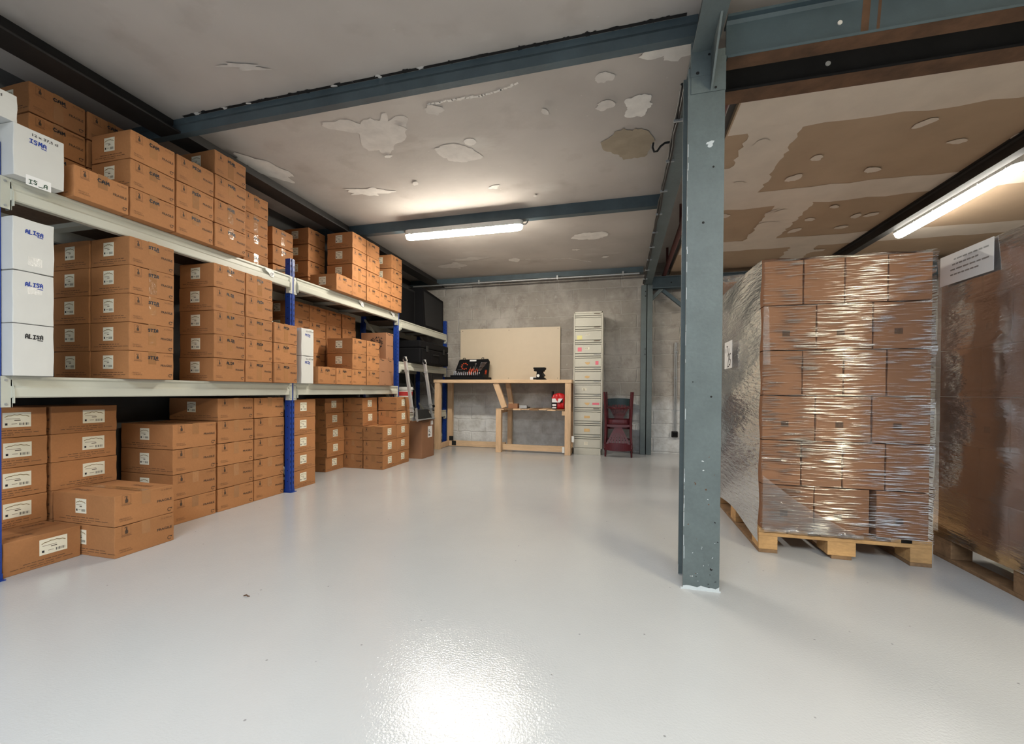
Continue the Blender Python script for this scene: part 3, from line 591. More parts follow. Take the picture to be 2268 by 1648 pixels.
def carton_meshes(key, dx, dy, h, ls, word, tapes, seed, lw=.085, wide=False, scrawl='marker', pen=.0055):
    rr = random.Random(seed); out = {}
    mb = MB(); body(mb, dx, dy, h, 'card', seed)
    F = Face(mb, (dx/2, -dy/2, 0), (0, 1, 0), (0, 0, 1), (1, 0, 0))
    # printing on the short side: bottle mark, origin, contents, FRAGILE, ring arrow
    s = dy/.264; q = .036*s; ix, iy = .030*s, h-.052
    F.ring(ix+q/2, iy+q*.55, .0, .0001, 'ink', k=1)
    for a, b in (((ix, iy), (ix+q, iy)), ((ix+q, iy), (ix+q, iy+q*1.1)), ((ix+q, iy+q*1.1), (ix, iy+q*1.1)), ((ix, iy+q*1.1), (ix, iy))): F.stroke([a, b], .0010, 'ink')
    F.poly([(ix+q*.36, iy+.003), (ix+q*.68, iy+.003), (ix+q*.70, iy+q*.42), (ix+q*.60, iy+q*.58), (ix+q*.60, iy+q*.95), (ix+q*.50, iy+q*.98), (ix+q*.44, iy+q*.62), (ix+q*.34, iy+q*.42)], 'ink2')
    F.poly([(ix+q*.28, iy+q*.78), (ix+q*.46, iy+q*.88), (ix+q*.46, iy+q*.96), (ix+q*.30, iy+q*.90)], 'ink2')
    F.lines(ix-.003, iy-.006, q+.008, 2, .005, .0022, 'ink', rr)
    F.text('PRODUCT', .020*s, .034, .047*s, .0075, 'ink'); F.text('OF FRANCE', .021*s, .023, .052*s, .0075, 'ink')
    F.text('FRAGILE', dy-.082*s, h*.48, .070*s, .0145, 'ink2', bold=.025)
    F.text('12 x 750 ml', dy-.062*s, h-.024, .048*s, .009, 'ink')
    F.ring(dy-.024*s, .026, .0085*s, .0032, 'ink2', .5, 5.6); F.poly([(dy-.0185*s, .036), (dy-.010*s, .036), (dy-.013*s, .026)], 'ink2')
    if word: F.hand(word, dy*.41, h-.044, .060, .017, scrawl, pen, rr)
    if word and rr.random() < .5: F.stroke([(dy*.41+.04, h-.050), (dy*.41+.06, h-.051)], pen*.8, scrawl)
    # printing on the long side under the label
    if ls < 0: L = Face(mb, (-dx/2, -dy/2, 0), (1, 0, 0), (0, 0, 1), (0, -1, 0))
    else: L = Face(mb, (dx/2, dy/2, 0), (-1, 0, 0), (0, 0, 1), (0, 1, 0))
    L.lines(dx*.22, .036, dx*.58, 1, .01, .0035, 'ink', rr); L.lines(dx*.08, .023, dx*.84, 1, .01, .003, 'ink', rr); L.lines(dx*.32, .012, dx*.3, 1, .01, .003, 'ink', rr)
    T = Face(mb, (-dx/2, -dy/2, h), (1, 0, 0), (0, 1, 0), (0, 0, 1)); T.rect(.005, dy/2-.001, dx-.01, .002, 'ink2', .0002)
    if wide or dx > .4: T.text('FRAGILE', dx*.12, dy*.16, dx*.3, .03, 'ink', .0006); T.text('FRAGILE', dx*.55, dy*.70, dx*.3, .03, 'ink', .0006)
    out['body'] = mb.mesh('carton_body')
    # paper label
    mb = MB(); c = .47 if not wide else .62; hw = lw*(1.35 if wide else 1); lx = dx*c-hw/2; lz = h-.030-.082
    L.mb = mb; L.slab(lx, lz, hw, .082, .0012, 'paper')
    d = .0016
    L.stroke([(lx+hw*.08+hw*.84*i/8, lz+.058+.009*math.sin(PI*i/8)+(.003 if i % 2 else 0)) for i in range(9)], .0035, 'gold', d)
    L.rect(lx+hw*.4, lz+.036, hw*.22, .004, 'ink2', d); L.rect(lx+hw*.1, lz+.046, hw*.5, .002, 'ink', d); L.rect(lx+hw*.08, lz+.012, .010, .012, 'marker', d)
    for i in range(9): L.rect(lx+hw*.58+i*hw*.04, lz+.010, hw*(.012 if i % 3 else .026), .014, 'marker', d)
    L.rect(lx+hw*.3, lz+.018, hw*.2, .002, 'ink', d)
    out['shipping_label'] = mb.mesh('shipping_label')
    # tape over the lid, hanging down the short side
    if tapes:
        mb = MB(); F.mb = mb; T.mb = mb; tw = .046
        b = h*(1-tapes); F.slab(dy/2-tw/2, b, tw, h-b, .0004, 'tape'); T.slab(.0, dy/2-tw/2, dx, tw, .0005, 'tape')
        out['packing_tape'] = mb.mesh('packing_tape')
    return out
def white_meshes(dx, dy, h, word, words2, mk, seed, strip=False, clear=True):
    out = {}; mb = MB(); body(mb, dx, dy, h, 'white', seed); rr = random.Random(seed)
    F = Face(mb, (dx/2, -dy/2, 0), (0, 1, 0), (0, 0, 1), (1, 0, 0))
    wx = dy*.30
    F.hand(word, wx, h-.070, min(.068, dy*.5), .019, mk, .0048, rr); F.stroke([(wx+.045, h-.078), (wx+.063, h-.079)], .004, mk)
    if words2: F.text('12 x 37,5 cl', wx+.01, h-.036, min(.10, dy*.58), .016, 'marker', bold=.02)
    out['body'] = mb.mesh('carton_body')
    if clear:
        mb = MB(); F.mb = mb; z = .03 if clear == 1 else h-.11; F.slab(dy*.34, z, .055, .045, .0005, 'cleartape'); out['packing_tape'] = mb.mesh('packing_tape')
    if strip:
        mb = MB(); F.mb = mb; F.slab(.045, -.030, .095, .05, .001, 'sheet'); F.d0 = .001; F.hand('IS_A', .055, -.018, .075, .02, 'greenmk', .004, rr); out['paper_strip'] = mb.mesh('paper_strip')
    return out
def put(ms, x, y, z, rz, label, group=None, jit=1, tilt=0):
    t = thing('cardboard_carton', label, 'carton', (x+R.uniform(-.004, .004)*jit, y+R.uniform(-.0006, .0006)*jit, z), rz+R.uniform(-.0035, .0035)*jit, group)
    for k, me in ms.items(): mobj(k, me, t)
    return t
SM = dict(dx=.325, dy=.262, h=.1718)
CM = {}
def hashw(w): return sum(ord(c)*(i+3) for i, c in enumerate(w or 'x'))
def small(word, tapes=.65, ls=-1, seed=0):
    k = (word, tapes, ls, seed)
    if k not in CM: CM[k] = carton_meshes('s', SM['dx'], SM['dy'], SM['h'], ls, word, tapes, hashw(word)+seed)
    return CM[k]
ORD = {1: ['only'], 2: ['upper', 'lower'], 3: ['topmost', 'middle', 'lowest'], 4: ['topmost', 'second highest', 'second lowest', 'lowest'], 5: ['topmost', 'second highest', 'middle', 'second lowest', 'lowest']}
PITCH = .1722
def stack(n, y, phrase, word, front=-2.87, z0=1.0065, tapes=.65, group=None, varied=True, pitch=PITCH, skip=()):
    """n small cartons, FRAGILE side to the aisle at x=front, starting at depth y"""
    for k in range(n):
        if k in skip: continue
        tp = tapes if not varied else [.65, tapes, .45, .9][(k*7+int(y*31)) % 4]
        lab = f"{ORD[n][n-1-k]} brown carton of {phrase}" if n > 1 else f"brown carton {phrase}"
        put(small(word, tp, -1, k % 2), front-SM['dx']/2, y+.1335, z0+k*pitch, 0, lab, group)
K = .99
# --- middle shelf, first bay
MS, TS = 'middle shelf', 'top shelf'
for k, (wd, mk, cl) in enumerate((('ALISA', 'marker', 0), ('ALISA', 'bluemk', 2), ('ALISA', 'bluemk', 1))):
    put(white_meshes(.33, .157, .259, wd, False, mk, 40+k, clear=cl), -2.87-.165, 1.4505, 1.0065+k*.2605, 0, ['lowest white carton, black marker name, middle shelf by the front post', 'middle white carton, blue name above clear tape, middle shelf', 'topmost white carton, blue name, directly under the top shelf'][k], 'white cartons on the middle shelf')
g = 'brown cartons on the middle shelf'
stack(5, 1.872, 'the first brown stack past the white cartons, middle shelf', 'STIA', group=g, tapes=.75)
for k in range(5): put(small('STIA', .65, -1, k % 2), -2.87-.337-.165, 1.872+.1335, 1.0065+k*PITCH, 0, f"{ORD[5][4-k]} brown carton of the shaded stack behind the first, middle shelf", g)
stack(5, 2.413, 'the second brown stack past the white cartons, middle shelf', 'ALIA', group=g)
stack(5, 2.685, 'the third brown stack past the white cartons, middle shelf', 'PEIA', group=g, tapes=.75)
stack(3, 2.957, 'the low stack covering the middle blue post, middle shelf', 'PEIA', group=g, tapes=.9, front=-2.865)
for k in range(2): put(white_meshes(.30, .160, .258, 'PEIA', True, 'bluemk', 60+k, clear=0), -2.88-.15, 3.375, 1.0065+k*.2605, 0, ['lower narrow white carton just past the middle blue post', 'upper narrow white carton just past the middle blue post'][k], 'white cartons on the middle shelf')
# --- middle shelf, second bay: tall wall of cartons at the back, lower cartons in front
bx = -3.285
for j, y in enumerate((3.600, 3.872, 4.144, 4.430)):
    ph = ['first', 'second', 'third', 'last'][j]
    for k in range(5): put(small('MOM', .45, -1, k % 2), bx-SM['dx']/2, y+.1335, 1.0065+k*PITCH, 0, f"{ORD[5][4-k]} carton in the {ph} rear column, middle shelf past the post", g)
put(small('PEM', .45), -2.87-.1625, 3.500+.1335, 1.0065, 0, 'single low carton beside the narrow white cartons, middle shelf', g)
put(small('PEM', .65), -2.87-.1625, 3.770+.1335, 1.0065, 0, 'single low carton before the six-carton block, middle shelf', g)
for j, y in enumerate((4.038, 4.309)):
    for k in range(3): put(small('PEM', .45, -1, k % 2), -2.87-.1625, y+.1335, 1.0065+k*PITCH, 0, f"{ORD[3][2-k]} carton in the {['first', 'second'][j]} column of the six-carton block", g)
def plain_carton(dx, dy, h, seed, wreath):
    mb = MB(); body(mb, dx, dy, h, 'cardin', seed); F = Face(mb, (dx/2, -dy/2, 0), (0, 1, 0), (0, 0, 1), (1, 0, 0)); rr = random.Random(seed)
    for x in (.02, dy*.58): F.text('PEM', x+.03, h-.030, .05, .012, 'marker', bold=.03); F.rect(x, h-.015, .03, .008, 'ink2')
    for x in (dy*.15, dy*.66): F.text('FRAGILE', x, h*.5, .06, .011, 'ink2', bold=.02)
    for x in (dy*.38, dy*.9): dot(F, x, .015, .008, 'ink2')
    if wreath:
        L = Face(mb, (-dx/2, -dy/2, 0), (1, 0, 0), (0, 0, 1), (0, -1, 0))
        for i in range(70):
            a = rr.uniform(0, 2*PI); r = .075+rr.gauss(0, .014); P = blob(dx*.62+r*math.cos(a), h*.55+r*math.sin(a), rr.uniform(.006, .016), rr.uniform(.004, .009), a+.8, 0, i, .3, 8); L.poly([(p[0], p[1]) for p in P], 'marker' if i % 2 else 'ink2', .0006+i*.00001)
    return {'body': mb.mesh('carton_body')}
put(plain_carton(.36, .335, .335, 5, False), -2.875-.18, 4.58+.17, 1.0065, 0, 'tall plain carton at the end of the middle shelf, lower of two', g)
put(plain_carton(.36, .175, .335, 6, True), -2.885-.18, 4.745+.09, 1.0065+.337, 0, 'carton with a dark round wreath print at the end of the middle shelf', g)
# --- top shelf, first bay
g = 'brown cartons on the top shelf'; ZT = 1.9865
put(white_meshes(.33, .195, .254, 'ISMA', True, 'bluemk', 70, strip=True, clear=0), -2.87-.165, 1.4705, ZT, 0, 'white carton with a paper strip at its foot, top shelf', 'white cartons on the top shelf')
put(white_meshes(.33, .235, .130, 'ISMA', True, 'bluemk', 71, clear=0), -2.875-.165, 1.2780, ZT+.2555, 0, 'flat white carton on top of the other white carton, top shelf', 'white cartons on the top shelf')
put(small('CAM', .45), -2.87-.1625, 1.608+.1335, ZT, 0, 'single carton between the white carton and the first front stack, top shelf', g)
stack(3, 1.877, 'the first front stack past the white carton, top shelf', 'CAM', z0=ZT, group=g, tapes=.45, pitch=.1745)
stack(3, 2.149, 'the second front stack past the white carton, top shelf', 'PEIA', z0=ZT, group=g, pitch=.1745, tapes=.8)
stack(4, 2.419, 'the tallest front stack of the first bay, top shelf', 'PEMA', z0=ZT, group=g, pitch=.1762, tapes=.8)
stack(4, 1.630, 'the pile behind the white carton, top shelf', 'CAM', front=-3.27, z0=ZT, group=g, pitch=.178, tapes=.45)
stack(4, 1.900, 'the set-back pile behind the first front stack, top shelf', 'CAM', front=-3.27, z0=ZT, group=g, pitch=.178, tapes=.45)
stack(4, 2.952, 'the set-back pile past the tallest front stack', 'CPM', front=-3.185, z0=ZT, group=g, pitch=.1735, tapes=.9)
stack(3, 3.345, 'the set-back pile behind the top of the middle post', 'CPM', front=-3.26, z0=ZT, group=g, pitch=.181, tapes=.9)
# --- top shelf, second bay
stack(4, 3.830, 'the shaded set-back pile past the middle post, top shelf', 'MOP', front=-3.27, z0=ZT, group=g, pitch=.1775, tapes=.45)
put(small('MOPT', .45), -2.87-.1625, 3.765+.1335, ZT, 0, 'single low carton in front of the shaded pile, top shelf', g)
stack(4, 4.032, 'the four-high front stack beside the single low carton, top shelf', 'MOPT', z0=ZT, group=g, pitch=.1757, tapes=.45)
stack(4, 4.304, 'the four-high front stack past the bay middle, top shelf', 'MOP', z0=ZT, group=g, pitch=.1762, tapes=.45)
stack(2, 4.572, 'the two-high front stack between taller ones, top shelf', 'MOP', z0=ZT, group=g, pitch=.1762, tapes=.45)
stack(4, 4.844, 'the last stack at the far end of the top shelf', 'MOP', z0=ZT, group=g, pitch=.1775, tapes=.45)
# --- floor, first bay
g = 'brown cartons on the floor under the rack'
def large(seed, tapes=.45):
    k = ('L', seed, tapes)
    if k not in CM: CM[k] = carton_meshes('l', .49, .322, .1735, -1, None, tapes, 200+seed)
    return CM[k]
def widec(seed):
    k = ('W', seed)
    if k not in CM: CM[k] = carton_meshes('w', .335, .33, .1674, 1, None, 0, 300+seed, wide=True)
    return CM[k]
RM = -PI/2
for k in range(5):
    put(widec(k % 2), -3.27-.165, 1.540, k*.1678, RM, f"{ORD[5][4-k]} wide-label carton of the stack behind the front blue post, floor", g)
    put(widec((k+1) % 2), -3.265-.165, 1.889, k*.1678, RM, f"{ORD[5][4-k]} wide-label carton of the second stack, floor level", g)
put(carton_meshes('w', .313, .30, .1735, 1, None, 0, 309, wide=True), -2.96-.15, 1.532, 0, RM, 'low wide-label carton alone on the floor beside the front blue post', g)
for k in range(2): put(large(k), -2.712-.245, 1.695+.1625, k*.1745, 0, ['lower large carton of the pair jutting out onto the open floor', 'upper large carton of the pair, lid in full view'][k], g)
for k in range(4): put(large(k % 2), -2.99-.245, 2.215+.1625, k*.1750, 0, f"{ORD[4][3-k]} large carton of the first floor stack past the pair", g)
for k in range(5): put(large(k % 2, .55), -2.995-.245, 2.555+.1625, k*.1758, 0, f"{ORD[5][4-k]} large carton of the second floor stack past the pair", g)
for k in range(5): put(large((k+1) % 2), -2.995-.245, 2.886+.1625, k*.1758, 0, f"{ORD[5][4-k]} large carton of the floor stack touching the middle post", g)
# --- floor, second bay: labels to the aisle
def turned(seed, dxx=.318, tapes=.45):
    k = ('T', seed, dxx, tapes)
    if k not in CM: CM[k] = carton_meshes('t', dxx, .268, .1700, 1, None, tapes, 400+seed)
    return CM[k]
for k in range(5): put(turned(k % 2, .318), -3.0-.134, 3.303+.161+.0, k*.1707, RM, f"{ORD[5][4-k]} carton of the floor stack just past the middle post", g)
for k in range(5): put(turned(k % 2, .318), -3.272-.134+[0, .014, .006, .0, -.012][k], 4.125+.161, k*.1697, RM+[0, .02, 0, 0, -.01][k], f"{ORD[5][4-k]} carton of the uneven set-back floor stack", g)
for k in range(5): put(turned(k % 2, .318), -3.018-.134, 4.455+.161, k*.1710, RM, f"{ORD[5][4-k]} carton of the floor stack wedged behind the corner block", g)
for j in range(2):
    for k in range(3): put(turned((k+j) % 2, .318), -2.738-.134, 4.448+.161+j*.322, k*.1720, RM, f"{ORD[3][2-k]} carton of the corner floor block, {['post side', 'tall-carton side'][j]}", g)
for k in range(2): put(turned(k, .335), -2.738-.134, 4.765+.168, .516+k*.1735, RM, f"{ORD[2][1-k]} of two cartons set on top of the corner floor block", g)
# tall plain carton beyond the rack
t = thing('cardboard_carton', 'tall plain carton with a white delivery label standing past the floor stacks', 'carton', (-2.658-.11, 5.315+.185, 0), -.02)
mb = MB(); body(mb, .22, .37, .525, 'cardin', 9); F = Face(mb, (.11, -.185, 0), (0, 1, 0), (0, 0, 1), (1, 0, 0)); F.rect(.0, .50, .20, .018, 'ink'); mb.obj('body', t)
mb = MB(); F.mb = mb; F.slab(.17, .28, .13, .16, .001, 'sheet'); F.d0 = .001; F.ring(.205, .375, .015, .006, 'marker'); F.stroke([(.22, .36), (.25, .345)], .008, 'marker')
for i in range(7): F.rect(.185+i*.008, .30, .005, .03, 'marker', .0014)
mb.obj('delivery_label', t)
mb = MB(); F.mb = mb; F.d0 = 0; F.slab(.255, .455, .075, .06, .001, 'sheet'); mb.obj('paper_label', t)

# ------------------------------------------------------------------ end bay of the rack
t = thing('equipment_case', 'large black equipment case on the middle shelf of the end bay', 'case', (-3.03, 5.98, 1.3425))
mb = MB(); mb.box((-.25, -.50, .0), (.25, .50, .22), 'black', .02); mb.obj('body', t)
mb = MB(); mb.box((-.25, -.50, .222), (.25, .50, .325), 'black', .02); mb.obj('lid', t)
for y in (-.3, .3):
    mb = MB(); mb.box((.25, y-.03, .17), (.262, y+.03, .26), 'greyd', .003); mb.obj('latch', t)
mb = MB(); mb.tube([(.25, -.08, .14), (.275, -.07, .14), (.275, .07, .14), (.25, .08, .14)], .009, 'greyd', 8); mb.obj('handle', t)
for y in (-.45, -.15, .15, .45):
    mb = MB(); mb.box((.245, y-.012, .02), (.258, y+.012, .2), 'black', .003); mb.obj('rib', t)
t = thing('loudspeaker', 'big black tapered loudspeaker on the top shelf of the end bay', 'loudspeaker', (-3.15, 6.33, 1.918))
mb = MB(); V = [(.20, -.40, 0), (.20, .30, 0), (-.2, .30, 0), (-.2, -.40, 0), (.16, -.40, .62), (.16, .40, .56), (-.2, .40, .56), (-.2, -.40, .62)]
mb.add(V, [(3, 2, 1, 0), (4, 5, 6, 7), (0, 1, 5, 4), (1, 2, 6, 5), (2, 3, 7, 6), (3, 0, 4, 7)], 'black'); mb.obj('cabinet', t)
mb = MB(); mb.add([(.203, -.36, .04), (.203, .26, .04), (.168, .35, .52), (.168, -.36, .57)], [(0, 1, 2, 3)], 'blackcloth'); mb.obj('grille', t)
mb = MB(); mb.tube([(.1, .36, .2), (.1, .42, .15), (.1, .44, .06), (.1, .40, .003)], .01, 'cable', 6); mb.obj('cable', t)
t = thing('folded_panel', 'dark grey flat panel standing on the top shelf beside the loudspeaker', 'panel', (-3.12, 5.62, 1.918))
mb = MB(); mb.box((-.02, -.36, 0), (.02, .30, .56), 'greyd', .006); mb.obj('board', t)
mb = MB(); mb.box((.02, -.33, .03), (.024, .27, .53), 'black'); mb.obj('inset', t)
t = thing('plastic_tub', 'white tub with a red band and lid on the low shelf of the end bay', 'tub', (-3.2, 5.72, .618))
mb = MB(); mb.tube([(0, 0, 0), (0, 0, .34)], [.14, .155], 'whitepl', 20); mb.obj('body', t)
mb = MB(); mb.tube([(0, 0, .25), (0, 0, .31)], [.1535, .156], 'redbox', 20); mb.obj('band', t)
mb = MB(); mb.tube([(0, 0, .335), (0, 0, .345), (0, 0, .38)], [.165, .17, .168], 'whitepl', 20); mb.obj('lid', t)
t = thing('folding_carrier', 'folded aluminium carrier with two slanting rails standing on the tall carton', 'carrier', (-2.74, 5.50, .53))
def rail(a, b):
    mb = MB(); mb.bar(a, b, .042, .03, 'alu', (0, 1, 0)); A, B = Vector(a), Vector(b); d = B-A
    o = mb.obj('rail', t)
    for f in (.06, .25, .93):
        m2 = MB(); p = A+d*f; m2.box((p.x-.02, p.y-.026, p.z-.012), (p.x+.02, p.y+.026, p.z+.012), 'galv'); m2.obj('clamp', o)
    m2 = MB(); p = A; m2.tube([(p.x, p.y-.02, p.z-.01), (p.x+.03, p.y-.04, p.z-.05)], .014, 'black', 8); m2.obj('knob', o)
    return o
rail((.09, -.70, .84), (.09, -.50, .14)); rail((.09, -.16, .84), (.09, .06, .17))
mb = MB(); mb.bar((.02, -.36, .03), (.02, .13, .03), .02, .05, 'galv', (1, 0, 0)); mb.bar((.10, -.36, .02), (.10, .13, .02), .012, .05, 'galv', (0, 0, 1)); mb.bar((.10, -.36, .0), (.02, -.36, .16), .02, .02, 'galv'); mb.bar((.10, .12, .0), (.06, .06, .19), .02, .02, 'galv')
mb.bar((.08, -.34, .02), (.08, -.37, .18), .05, .008, 'galv', (0, 1, 0)); mb.bar((.10, .12, .02), (.08, .06, .18), .05, .01, 'galv', (0, 1, 0)); mb.add([(.09, -.32, .02), (.09, .10, .02), (.05, .04, .15), (.05, -.34, .16)], [(0, 1, 2, 3)], 'greyd'); mb.obj('base_plate', t)
for y0, y1 in ((-.58, -.36), (.0, .14)):
    mb = MB(); mb.tube([(.07, y0, .62), (.06, y0+.08, .55), (.06, y1, .40), (.06, y1+.02, .2), (.06, y1-.03, .06)], .008, 'greyd', 6); mb.obj('strap', t)
mb = MB(); mb.tube([(.09, .06, .2), (.09, .16, .19)], .018, 'black', 8); mb.obj('knob', t)

# ------------------------------------------------------------------ workbench
t = thing('workbench', 'raw pine workbench with half-length lower shelf along the back wall', 'workbench', (-1.82, 6.24, 0))
def wb_(a, b, name, m='pine'):
    mb = MB(); mb.box((a[0]+1.82, a[1]-6.24, a[2]), (b[0]+1.82, b[1]-6.24, b[2]), m, .003); return mb.obj(name, t)
wb_((-2.93, 6.235, 1.075), (-.716, 6.86, 1.123), 'top', 'pine_h')
for (x0, x1, y0, y1) in ((-2.915, -2.83, 6.245, 6.33), (-.816, -.729, 6.245, 6.33), (-2.915, -2.835, 6.77, 6.85), (-.80, -.72, 6.77, 6.85)): wb_((x0, y0, 0), (x1, y1, 1.075), 'leg')
wb_((-1.884, 6.245, 0), (-1.80, 6.33, .655), 'leg'); wb_((-1.83, 6.74, 0), (-1.76, 6.81, .655), 'leg')
mb = MB(); mb.bar((-1.90+1.82, .05, 1.075), (-1.755+1.82, .05, .695), .085, .05, 'pine'); mb.obj('brace', t)
mb = MB(); mb.bar((-1.80+1.82, .40, 1.075), (-1.73+1.82, .40, .69), .07, .06, 'pine'); mb.obj('brace', t)
wb_((-2.85, 6.70, .005), (-1.86, 6.77, .095), 'rail', 'pine_h'); wb_((-1.80, 6.34, .03), (-.816, 6.40, .115), 'rail', 'pine_h'); wb_((-2.91, 6.33, .005), (-2.85, 6.77, .085), 'rail', 'pine'); wb_((-.79, 6.33, .005), (-.73, 6.77, .085), 'rail', 'pine')
wb_((-1.88, 6.28, .60), (-1.84, 6.80, .655), 'bearer'); wb_((-.86, 6.25, .59), (-.80, 6.80, .655), 'bearer')
for i in range(8): wb_((-1.885+i*.134, 6.25, .656+(.006 if i % 2 else 0)), (-1.765+i*.134+.006, 6.80, .674+(.004 if i % 3 else 0)), 'shelf_board', 'palletdark' if i % 3 == 1 else 'pine')
for (x, y, z) in ((-2.848, 6.69, .10), (-2.80, 6.695, .02)):
    mb = MB(); mb.box((x+1.82, y-6.24, z), (x+1.82+.075, y-6.24+.008, z+.075), 'greyd'); mb.obj('corner_bracket', t)
for z in (.035, .20):
    mb = MB(); mb.box((-.85+1.82+(.14 if z > .1 else 0), .085-.09, z), (-.815+1.82+(.14 if z > .1 else 0), .095-.09, z+.09), 'whitepl'); mb.obj('hinge', t)
# board leaning on the wall behind it
t = thing('backing_board', 'plain cream board propped on the block wall above the workbench', 'board', (-1.85, 6.875, 1.125))
mb = MB(); mb.box((-.87, -.012, 0), (.87, .012, .885), 'board', .002)
F = Face(mb, (-.87, -.012, 0), (1, 0, 0), (0, 0, 1), (0, -1, 0))
for x, z in ((.04, .85), (.87, .85), (1.70, .85), (.87, .04), (1.70, .04)): dot(F, x, z, .006, 'ink2')
mb.obj('panel', t)
# tool case
TC = (-2.42, 6.42, 1.1235)
t = thing('tool_case', 'black tool case standing open at one end of the workbench', 'tool case', TC)
mb = MB(); mb.box((-.35, -.12, 0), (.34, .22, .045), 'black', .008); mb.box((-.26, -.10, .045), (.24, .20, .075), 'black', .006); mb.prism([(0, 0), (.06, 0), (.035, .095), (-.02, .095)], (.25, -.10, .0), (1, 0, 0), (0, 0, 1), (0, 1, 0), .28, 'black'); mb.obj('tray', t)
lid_n = Vector((0, -.94, .34)); lu = Vector((0, .34, .94)); lo = Vector((-.29, .16, .07))
mb = MB(); mb.prism([(-.02, 0), (.58, 0), (.575, .27), (.555, .305), (.40, .30), (.2, .30), (.07, .30), (.045, .285)], lo, (1, 0, 0), lu, -lid_n, .05, 'black'); mb.obj('lid', t)
for x in (.13, .46):
    mb = MB(); mb.tube([lo+Vector((x-.02, 0, 0))+lu*.295, lo+Vector((x-.015, 0, 0))+lu*.325, lo+Vector((x+.015, 0, 0))+lu*.325, lo+Vector((x+.02, 0, 0))+lu*.295], .006, 'black', 6); mb.obj('latch', t)
mb = MB(); L = Face(mb, lo, (1, 0, 0), lu, lid_n); L.slab(.235, .262, .115, .028, .004, 'sheet'); mb.obj('plate', t)
def tool(name, label, cat, build, loc, group):
    mb = MB(); build(mb); o = mb.obj(name); o.location = loc; return tag(o, label, cat, group)
first = None
for r_ in range(2):
    for i in range(12):
        if first is None:
            first = tool('socket', 'small chrome socket standing in the tray of the open tool case', 'socket', lambda b: b.tube([(0, 0, 0), (0, 0, .032)], .009, 'chrome', 8), (0, 0, 0), 'sockets in the tool case'); o = first
        else:
            o = first.copy(); col.objects.link(o)
        o.location = (TC[0]-.17+i*.033, TC[1]-.075+r_*.10, TC[2]+.0755+r_*.006); o.scale = (1, 1, 1+.25*(i % 3 == 0)+.5*r_)
for i in range(2): tool('socket', ['tall chrome socket at the end of the socket row', 'tall chrome socket second in the socket row'][i], 'socket', lambda b: b.tube([(0, 0, 0), (0, 0, .07)], .012, 'chrome', 8), (TC[0]-.225+i*.032, TC[1]-.02, TC[2]+.0755), 'sockets in the tool case')
def inlid(x, y, d=.003): return Vector(TC)+lo+Vector((x, 0, 0))+lu*y+lid_n*d
def pl(kind, x, y, col_, label):
    mb = MB()
    for s in (-1, 1): mb.tube([Vector((s*.012, 0, 0)), Vector((s*.020, 0, 0))+lu*.05, Vector((s*.008, 0, 0))+lu*.10], [.007, .008, .006], col_, 6)
    mb.tube([lu*.10, lu*.14], [.010, .004], 'chrome', 6); o = mb.obj(kind); o.location = inlid(x, y, .012); tag(o, label, 'pliers')
pl('pliers', .27, .02, 'orange', 'orange-handled pliers in the lid of the tool case, nearer the screw handles'); pl('pliers', .32, .025, 'orange', 'orange-handled pliers in the middle of the tool case lid')
pl('pliers', .38, .02, 'orange', 'orange-handled pliers beside the spanner row in the tool case lid')
for i in range(7):
    mb = MB(); mb.bar((0, 0, 0), (.10-.008*i, 0, .004), .008, .005, 'chrome', (0, 0, 1)); mb.tube([(-.006, 0, 0), (.008, 0, 0)], .009, 'chrome', 8); o = mb.obj('spanner'); o.location = inlid(.45-.007*i, .235-.024*i, .008); tag(o, f"{['longest', 'second', 'third', 'fourth', 'fifth', 'sixth', 'shortest'][i]} chrome spanner counted downwards in the tool case lid", 'spanner', 'spanners in the tool case')
for i in range(8):
    a = .6+i*.68; mb = MB(); mb.tube([(0, 0, 0), tuple(lid_n*.012)], .011, 'orange', 8); o = mb.obj('hex_key'); o.location = inlid(.16+.052*math.cos(a), .17+.052*math.sin(a), .002); tag(o, f"{['first', 'second', 'third', 'fourth', 'fifth', 'sixth', 'seventh', 'eighth'][i]} orange-topped key counted round the ring in the tool case lid", 'tool', 'ring of small tools in the tool case lid')
for i in range(6):
    mb = MB(); mb.bar((0, 0, 0), (.09, 0, .003), .007, .006, 'greyd' if i % 2 else 'chrome', (0, 0, 1)); o = mb.obj('screwdriver'); o.location = inlid(.03+.006*i, .04+.034*i, .008); tag(o, f"{['lowest', 'second lowest', 'third lowest', 'third highest', 'second highest', 'topmost'][i]} slim driver along the edge of the tool case lid", 'screwdriver', 'drivers in the tool case')
for i in range(4):
    mb = MB(); mb.tube([(0, 0, 0), (.03, 0, 0)], .007, 'orange', 6); o = mb.obj('bit_holder'); o.location = inlid(.53, .03+.022*i, .008); tag(o, f"{['lowest', 'second lowest', 'second highest', 'topmost'][i]} orange grip at the lid edge of the tool case", 'tool', 'orange grips in the tool case')
mb = MB(); mb.bar((0, 0, 0), tuple(Vector((.02, 0, 0))+lu*.14), .014, .01, 'chrome'); mb.tube([tuple(Vector((.02, 0, 0))+lu*.14-lid_n*.006), tuple(Vector((.02, 0, 0))+lu*.14+lid_n*.008)], .016, 'chrome', 10); o = mb.obj('ratchet'); o.location = inlid(.335, .07, .012); tag(o, 'chrome ratchet handle in the lid of the tool case', 'ratchet')
